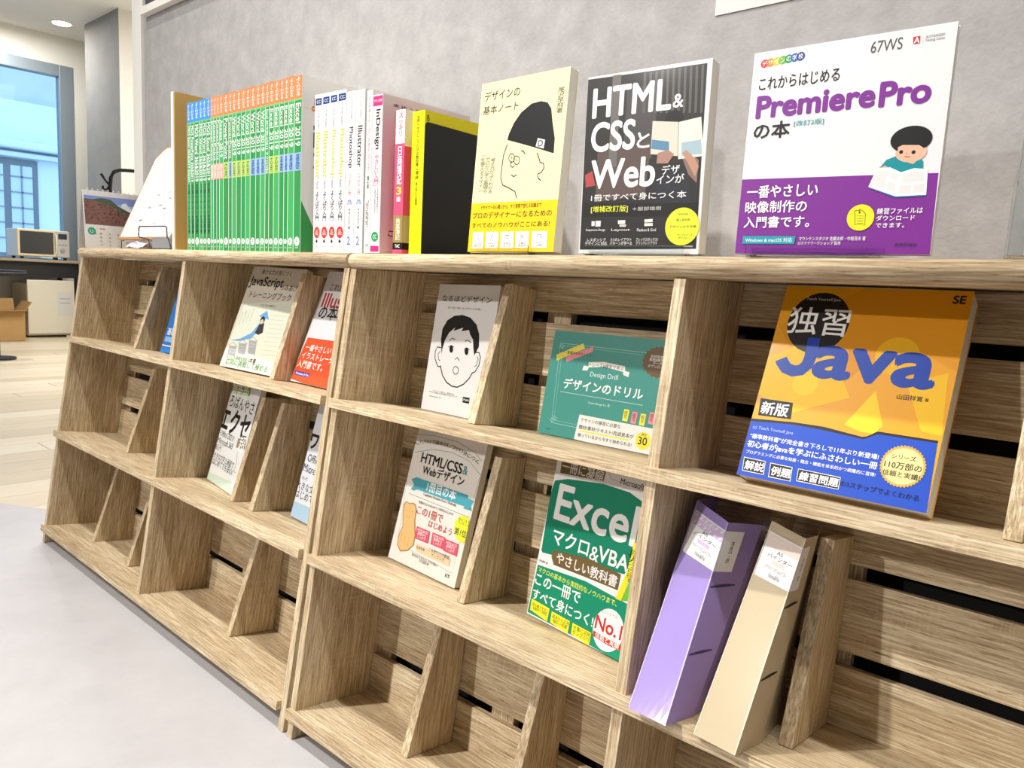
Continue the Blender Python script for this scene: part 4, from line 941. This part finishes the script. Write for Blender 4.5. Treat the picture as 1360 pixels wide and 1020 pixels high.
# desk calendar, facing right
CM = TLM @ Matrix.Translation((.048, .003, .0003)) @ Matrix.Rotation(pi/2, 4, 'Z')
root = empty('desk_calendar', M=CM, label='desk calendar with a hillside flower photograph at the left end of the rack', cat='calendar')
lean_ = .10
bm = bmesh.new(); prism(bm, [(.0, 0), (.0012, 0), (.0012+.144*lean_+.004, .146), (.144*lean_+.004, .146)], 0, 0, .19); link('page', bm, mat('white_paper', 'dddbd7'), root)
bm = bmesh.new(); prism(bm, [(.054, 0), (.0552, 0), (.021, .146), (.0198, .146)], 0, 0, .19); link('back_leg', bm, mat('white_paper', 'dddbd7'), root)
bm = bmesh.new(); [tube(bm, [(.012+i*.0128, .0185+.0045*cos(q*pi/5), .146+.0045*sin(q*pi/5)) for q in range(10)], .0006, 6, True) for i in range(14)]; tag(link('wire_binding', bm, mat('white_wire', 'e8e8e8', rough=.3), root))
P = Print(lambda u, v, d: (u, (v*.1266)-d-.0001, v))
k = .01
P.poly('7f93cf', [(.003, .06), (.187, .06), (.187, .133), (.003, .133)]); P.poly('a9bde6', [(.003, .06), (.187, .06), (.187, .11), (.003, .12)])
P.poly('e6ebf2', [(.085, .09), (.095, .118), (.105, .122), (.115, .108), (.13, .1), (.14, .085)]); P.poly('f2f4f6', [(.12, .085), (.135, .11), (.15, .1), (.187, .112), (.187, .085)])
P.poly('4c5a45', [(.003, .06), (.187, .06), (.187, .09), (.15, .085), (.12, .095), (.085, .112), (.068, .127), (.045, .129), (.025, .124), (.003, .124)])
P.poly('7d5a52', [(.003, .06), (.187, .06), (.187, .07), (.12, .083), (.07, .108), (.03, .12), (.003, .121)])
rr = random.Random(5)
for q in range(420):
    u = rr.uniform(.004, .178); top = .120-.42*max(u-.02, 0)**1.15
    v = rr.uniform(.061, max(.064, min(.118, top))); s_ = rr.uniform(.001, .0026); c = rr.choice(['c0596a', 'a8485a', '5f7a48', 'd07a86', '6b8a55', '8a5a50', 'b56a5a'])
    P.add([(u-s_, v), (u, v-s_*.8), (u+s_, v), (u, v+s_*.8)], [(0, 1, 2, 3)], c, step=False)
P.k += 1
P.ell('1d9a78', (.017, .043), (.0095, .0095)); P.line('w', .0012, [(.0135, .047), (.0135, .041), (.017, .038), (.0205, .041), (.0205, .045), (.017, .045)]); P.poly('1d9a78', [(.02, .038), (.028, .034), (.025, .042)])
P.poly('c8404c', [(.036, .049), (.05, .049), (.05, .051), (.036, .051)])
for r_ in range(4):
    for c_ in range(7): P.text('g5', str(1+r_*7+c_), .036+c_*.021, .036-r_*.0095, .041+c_*.021, .0395-r_*.0095)
link('page_print', P.mesh('page_print'), [], root)
# ------------------------------------------------------------------ binders
def binder(name, cols, pb, pt, label, txt_tint, lab_tint, fold_highlight):
    """U-shaped plastic binder; pb / pt are the bottom and top outlines in the unit's own frame"""
    root = empty('binder', M=FR['R'], label=label, cat='binder')
    NS = 10
    def smoothline(p, n):
        out = []; L = [0]
        for i in range(len(p)-1): L.append(L[-1]+(Vector(p[i+1])-Vector(p[i])).length)
        return L
    def P_(s, v, d=0.):
        i = min(int(s), len(pb)-2); f = s-i
        a = Vector(pb[i]).lerp(Vector(pb[i+1]), f); b = Vector(pt[i]).lerp(Vector(pt[i+1]), f)
        # the cover flanks belly out a little between their ends
        q = a.lerp(b, v)
        ta = (Vector(pb[i+1])-Vector(pb[i])).lerp(Vector(pt[i+1])-Vector(pt[i]), v); up = (b-a)
        n = ta.cross(up).normalized()
        return q+n*d
    bm = bmesh.new(); ks = []; m_ = len(pb)-1
    for i in range(m_):
        for f in range(6): ks.append(i+f/6)
    ks.append(m_-1e-6)
    grid = [[bm.verts.new(P_(s_, v/12)) for v in range(13)] for s_ in ks]
    for i in range(len(ks)-1):
        for v in range(12): bm.faces.new((grid[i][v], grid[i+1][v], grid[i+1][v+1], grid[i][v+1]))
    o = link('plastic_cover', bm, cols, root); sm = o.modifiers.new('thickness', 'SOLIDIFY'); sm.thickness = .0009; sm.offset = -1
    # ring mechanism plate and spine pocket inside
    bm = bmesh.new(); c0 = P_(1.5, .12, -.006); c1 = P_(1.5, .86, -.006); tube(bm, [c0, c1], .004, 8)
    for v in (.25, .72):
        c = P_(1.5, v, -.006); n_ = (P_(1.5, v, -.02)-c).normalized(); t_ = (P_(1.9, v)-P_(1.1, v)).normalized()
        tube(bm, [c+n_*(.011-.011*cos(a_))+t_*.011*sin(a_) for a_ in [q*2*pi/14 for q in range(14)]], .0012, 6, True)
    link('ring_mechanism', bm, mat('ring_metal', 'd8d8d8', rough=.3, metal=.8), root)
    # paper label wraps from the spine round the right-hand flank
    P = Print(lambda u, v, d: tuple(P_(u, v, d+.0003)))
    def strip(c, s0, s1, v0, v1):
        n = 6; P.k += 1
        cuts = sorted({s0, s1}|{x for x in (1, 2, 3) if s0 < x < s1})
        for a_, b_ in zip(cuts, cuts[1:]):
            na, nv_ = 6, 6; b2 = b_-1e-6
            V = [(a_+(b2-a_)*i/na, v0+(v1-v0)*j/nv_) for i in range(na+1) for j in range(nv_+1)]
            P.add(V, [(i*(nv_+1)+j, (i+1)*(nv_+1)+j, (i+1)*(nv_+1)+j+1, i*(nv_+1)+j+1) for i in range(na) for j in range(nv_)], c, step=False)
    strip(fold_highlight, 1.975, 1.9999, .003, .997); strip(fold_highlight, 1.0, 1.02, .003, .997); strip('f3f1f1', 1.04, 2.55, .745, .955); strip(lab_tint, 1.06, 1.999, .89, .948); strip(lab_tint, 1.36, 1.72, .822, .84)  # pale strips paint a highlight along the two folds; the rest is label
    P.text('k', 'A5', 1.42, .872, 1.58, .888, 4); P.text('k', 'バインダー', 1.2, .846, 1.88, .866, 4)
    P.text('w', txt_tint, 1.42, .827, 1.66, .835, 2); P.text('w', 'MY NOTE\nFILE', 1.2, .905, 1.75, .935, 2)
    P.text('g5', 'A5サイズ 2穴 リング式\nルーズリーフに対応します', 1.2, .795, 1.85, .812); P.text('g5', 'Note&File', 1.4, .762, 1.7, .782)
    P.text('g4', 'MY NOTE ・ FILE', 2.26, .79, 2.36, .90, 1, -1)
    link('paper_label_fold_highlight', P.mesh('paper_label_fold_highlight'), [], root)
    P = Print(lambda u, v, d: tuple(P_(u, v, d+.0002)))
    for v in (.33, .665):
        V = []; n = 8
        for q in range(n+1):
            f = q/n; V.append((2.05+.75*f, v+.012*f*f-.002))
        for q in range(n, -1, -1):
            f = q/n; V.append((2.05+.75*f, v+.012*f*f+.005+.009*sin(pi*f)))
        P.add(V, [tuple(range(len(V)))], '1c1712' if name == 'b' else '4a3a6a')
    link('finger_slot', P.mesh('finger_slot'), [], root)
    return root
m_pur = mat('lilac_plastic', 'b09ae0', rough=.28, trans=.22, ior=1.2, sss=.15, coat=.2); m_bei = mat('cream_plastic', 'd9c7a4', rough=.28, trans=.22, ior=1.2, sss=.15, coat=.2)
z0 = .1962
binder('p', m_pur, [(.6005, .085, z0), (.6078, -.0255, z0), (.6525, -.0268, z0), (.6585, .02, z0), (.654, .09, z0)], [(.602, .128, .414), (.606, .067, .412), (.652, .053, .398), (.676, .088, .3985), (.668, .125, .405)], 'translucent lilac A5 binder leaning back, next to the wide upright', 'パープル', 'd9c2ea', 'd8c8f4')
binder('b', m_bei, [(.676, .085, z0), (.6785, -.017, z0), (.7247, -.0223, z0), (.7285, .03, z0), (.722, .088, z0)], [(.696, .125, .41), (.699, .052, .411), (.7375, .046, .402), (.7395, .075, .404), (.7275, .12, .408)], 'translucent cream A5 binder leaning back against the small support', 'ベージュ', 'f2ddd2', 'eee0c4')
# ------------------------------------------------------------------ background by the window
m_desk = mat('desk_top', 'a89880', rough=.5); m_dark = mat('dark_grey_metal', '1c1c1e', rough=.5)
root = empty('desk', (0, 0, 0), 'low-contrast desk with dark apron along the window, under the microwave', 'desk')
link('table_top', B(-6.46, -1.5, .70, -5.86, 2.1, .725, bev=.003), m_desk, root)
link('apron', B(-5.92, -1.46, .56, -5.905, 2.06, .70), m_dark, root); link('apron', B(-6.44, -1.46, .56, -6.42, 2.06, .70), m_dark, root)
for x, y in ((-5.95, -1.45), (-5.95, 2.03), (-6.42, -1.45), (-6.42, 2.03)): link('leg', B(x, y, .0, x+.035, y+.035, .70), m_dark, root)
root = empty('microwave_oven', (-5.91, 1.555, .7255), 'white microwave oven with dark door on the desk by the window', 'microwave')
m_mw = mat('appliance_white', 'f0ede6', rough=.35)
link('body', B(-.34, 0, .022, -.012, .43, .272, bev=.006), m_mw, root)
d_ = link('door', B(-.012, 0, .03, 0, .315, .268, bev=.003), mat('warm_white', 'ecd9ae', rough=.35), root)
link('door_window', B(0, .02, .048, .002, .295, .252, bev=.001), mat('dark_glass', '2c2f33', rough=.1, coat=.5), d_)
bm = bmesh.new(); tube(bm, [(.002, .312, .06), (.022, .312, .08), (.025, .312, .15), (.022, .312, .22), (.002, .312, .24)], .007, 8); link('handle', bm, m_mw, d_)
cp = link('control_panel', B(-.012, .317, .03, .001, .43, .268, bev=.003), mat('panel_grey', 'c9c6c0', rough=.4), root)
link('display', B(.001, .335, .195, .003, .41, .245), mat('display_dark', '3a4046', rough=.2), cp)
for q in range(3): link('button', B(.001, .338+q*.026, .135, .004, .357+q*.026, .15, bev=.001), mat('button_grey', 'a8a39c'), cp)
bm = bmesh.new(); prism(bm, [(.37+.02*cos(a_), .09+.02*sin(a_)) for a_ in [q*2*pi/20 for q in range(20)]], 0, .001, .012); link('dial', bm, mat('button_grey', 'a8a39c'), cp)
for x, y in ((-.05, .03), (-.05, .39), (-.3, .03), (-.3, .39), (-.05, .3)): link('foot', B(x, y, 0, x+.02, y+.025, .022), m_dark, root)
root = empty('mini_fridge', (-5.91, 1.62, 0), 'cream small refrigerator with a paper notice under the desk', 'refrigerator')
link('body', B(-.47, 0, .015, -.03, .40, .50, bev=.006), mat('fridge_cream', 'e6e0cd', rough=.4), root)
dd = link('door', B(-.028, 0, .03, 0, .40, .535, bev=.008), mat('fridge_cream', 'e6e0cd', rough=.4), root)
link('notice', B(0, .25, .2, .0008, .38, .43), mat('white_paper', 'dddbd7'), dd)
for z in (.36, .32): link('notice_line', B(.0008, .27, z, .0014, .36, z+.005), mat('line_grey', '8a8a90'), dd)
link('plinth', B(-.46, .01, 0, -.035, .39, .015), m_dark, root)
m_card = mat('cardboard', 'b8935f', rough=.85, mottle=.05)
root = empty('cardboard_box', (-5.9, 1.27, .0), 'open brown cardboard box on the floor beside the small refrigerator', 'box')
bm = bmesh.new(); box(bm, 0, 0, 0, .3, .004, .26); box(bm, 0, .236, 0, .3, .24, .26); box(bm, 0, .004, 0, .004, .236, .26); box(bm, .296, .004, 0, .3, .236, .26); box(bm, .004, .004, 0, .296, .236, .004); link('carton', bm, m_card, root)
for nm, pts, ax, a0, a1 in (('flap', [(.3, .26), (.304, .26), (.37, .27), (.37, .274)], 1, 0, .24), ('flap', [(0, .26), (.004, .26), (-.04, .36), (-.044, .36)], 1, 0, .24)):
    bm = bmesh.new(); prism(bm, pts, ax, a0, a1); link(nm, bm, m_card, root)
bm = bmesh.new(); prism(bm, [(.236, .26), (.24, .26), (.30, .34), (.296, .344)], 0, 0, .3); link('flap', bm, m_card, root)
bm = bmesh.new(); prism(bm, [(.0, .26), (.004, .26), (-.05, .32), (-.054, .317)], 0, 0, .3); link('flap', bm, m_card, root)
root = empty('cardboard_box', (-6.35, 1.1, .0), 'second brown cardboard box further back under the desk', 'box')
link('carton', B(0, 0, 0, .35, .32, .33, bev=.002), m_card, root); link('tape', B(.15, -.0008, .1, .2, .3208, .331), mat('packing_tape', 'cdb083', rough=.3), root)
root = empty('table_post', (-4.25, .955, 0), 'dark round table post at the left edge of the wooden floor', 'post')
bm = bmesh.new(); tube(bm, [(0, 0, .012), (0, 0, .62)], .022, 14); link('pole', bm, m_dark, root); bm = bmesh.new(); tube(bm, [(0, 0, 0), (0, 0, .012)], .12, 24); link('base_disc', bm, m_dark, root)
bm = bmesh.new(); tube(bm, [(0, 0, .62), (0, 0, .64)], .2, 28); link('seat_disc', bm, m_dark, root)
# coat rail with its curved arm behind the calendar
root = empty('coat_rail', (-1.2, .631, 0), 'black coat rail with curved arm and hook behind the calendar', 'coat rail')
bm = bmesh.new(); tube(bm, [(0, -.004, .02), (0, -.004, 1.03), (0, .0, 1.075), (0, .012, 1.098), (0, .034, 1.109), (0, .068, 1.112), (0, .2, 1.118), (0, .6, 1.128), (0, 1.0, 1.135)], .0075, 10); link('pole', bm, m_dark, root)
bm = bmesh.new(); tube(bm, [(.0, -.006, 1.045), (0, -.02, 1.06), (0, -.038, 1.086)], [.005, .004, .0055], 8); link('hook', bm, m_dark, root)
bm = bmesh.new(); tube(bm, [(.0, -.006, 1.04), (0, -.014, 1.028), (0, -.024, 1.024), (0, -.032, 1.03), (0, -.03, 1.038)], .0045, 8); link('hook', bm, m_dark, root)
bm = bmesh.new(); tube(bm, [(0, 1.0, 1.135), (0, 1.03, 1.12), (0, 1.04, 1.08), (0, 1.04, .02)], .0075, 10); link('pole', bm, m_dark, root)
for y in (-.004, 1.04): link('foot', B(-.2, y-.02, 0, .2, y+.02, .02, bev=.004), m_dark, root)
# framed board high on the wall and a notice
root = empty('framed_board', (-.176, .3595, 1.434), 'white-edged frame with dark inside, high at the left end of the grey wall', 'frame')
bm = bmesh.new(); box(bm, 0, -.02, 0, .9, 0, .02); box(bm, 0, -.02, .58, .9, 0, .6); box(bm, 0, -.02, .02, .02, 0, .58); box(bm, .88, -.02, .02, .9, 0, .58); link('frame', bm, m_white, root)
link('dark_rim', B(.02, -.012, .02, .88, 0, .58), mat('rim_dark', '4a4a50'), root); link('picture', B(.045, -.013, .045, .855, -.011, .555), mat('picture_grey', 'a8a098'), root)
root = empty('paper_notice', (1.638, .3597, 1.103), 'white paper notice on the grey wall above the dark HTML book', 'notice'); link('sheet', B(0, -.0015, 0, .21, -.0003, .297), mat('white_paper', 'dddbd7'), root)
# ceiling downlight seen at the far left
root = empty('ceiling_downlight_fitting', (-6.0, 2.0, 2.9), 'round lit downlight in the ceiling above the window', 'ceiling light')
bm = bmesh.new(); tube(bm, [(0, 0, -.006), (0, 0, 0)], .09, 28); link('ring', bm, m_white, root)
me_ = bpy.data.materials.new('lamp_glow'); me_.use_nodes = True; me_.node_tree.nodes['Principled BSDF'].inputs['Emission Color'].default_value = (1, .93, .8, 1); me_.node_tree.nodes['Principled BSDF'].inputs['Emission Strength'].default_value = 12
bm = bmesh.new(); tube(bm, [(0, 0, -.009), (0, 0, -.0062)], .075, 28); link('lens', bm, me_, root)
# ------------------------------------------------------------------ the house across the street
m_f = mat('facade_render', 'd7e3ee', rough=.9, mottle=.04, mscale=2); m_fd = mat('facade_window_dark', '6f7680', rough=.4); m_mun = mat('muntin', '8d949c', rough=.5); m_pane = mat('far_pane', 'c3d3e2', rough=.15)
root = empty('facade', (-12, 0, 0), 'pale blue building front with cornice and paned windows beyond the window', 'building')
link('wall', B(-.4, -14, -3, 0, 12, 3.15), m_f, root)
link('upper_wall', B(-.5, -14, 3.15, -.15, 12, 7.5), mat('facade_upper', 'c4ccd6', rough=.9, mottle=.1, mscale=1), root)
link('cornice', B(0, -14, 2.28, .16, 12, 2.36, bev=.02), m_f, root); link('cornice', B(0, -14, 2.40, .26, 12, 2.52, bev=.03), m_f, root)
for y0 in (-4.6, -1.2, 2.2):
    wf = link('window', B(0, y0, .7, .03, y0+1.3, 2.26), m_fd, root)
    for k_ in range(3):
        ya = y0+.12+k_*.40
        link('pane', B(.03, ya, .8, .036, ya+.30, 2.16), m_pane if k_ != 1 or True else m_fd, wf)
        bm = bmesh.new()
        for z in (1.02, 1.26, 1.5, 1.74, 1.98): box(bm, .036, ya, z, .05, ya+.30, z+.022)
        box(bm, .036, ya+.14, .8, .05, ya+.162, 2.16); tag(link('muntin', bm, m_mun, wf))
for y_ in (-5, -1.5, 2.0, 5.5): pass
root = empty('street_ground', (0, 0, 0)); bpy.data.objects.remove(root)
struct('street', B(-16, -14, -3.1, -6.95, 12, -3.0), mat('asphalt', '8a8d92', rough=.9))
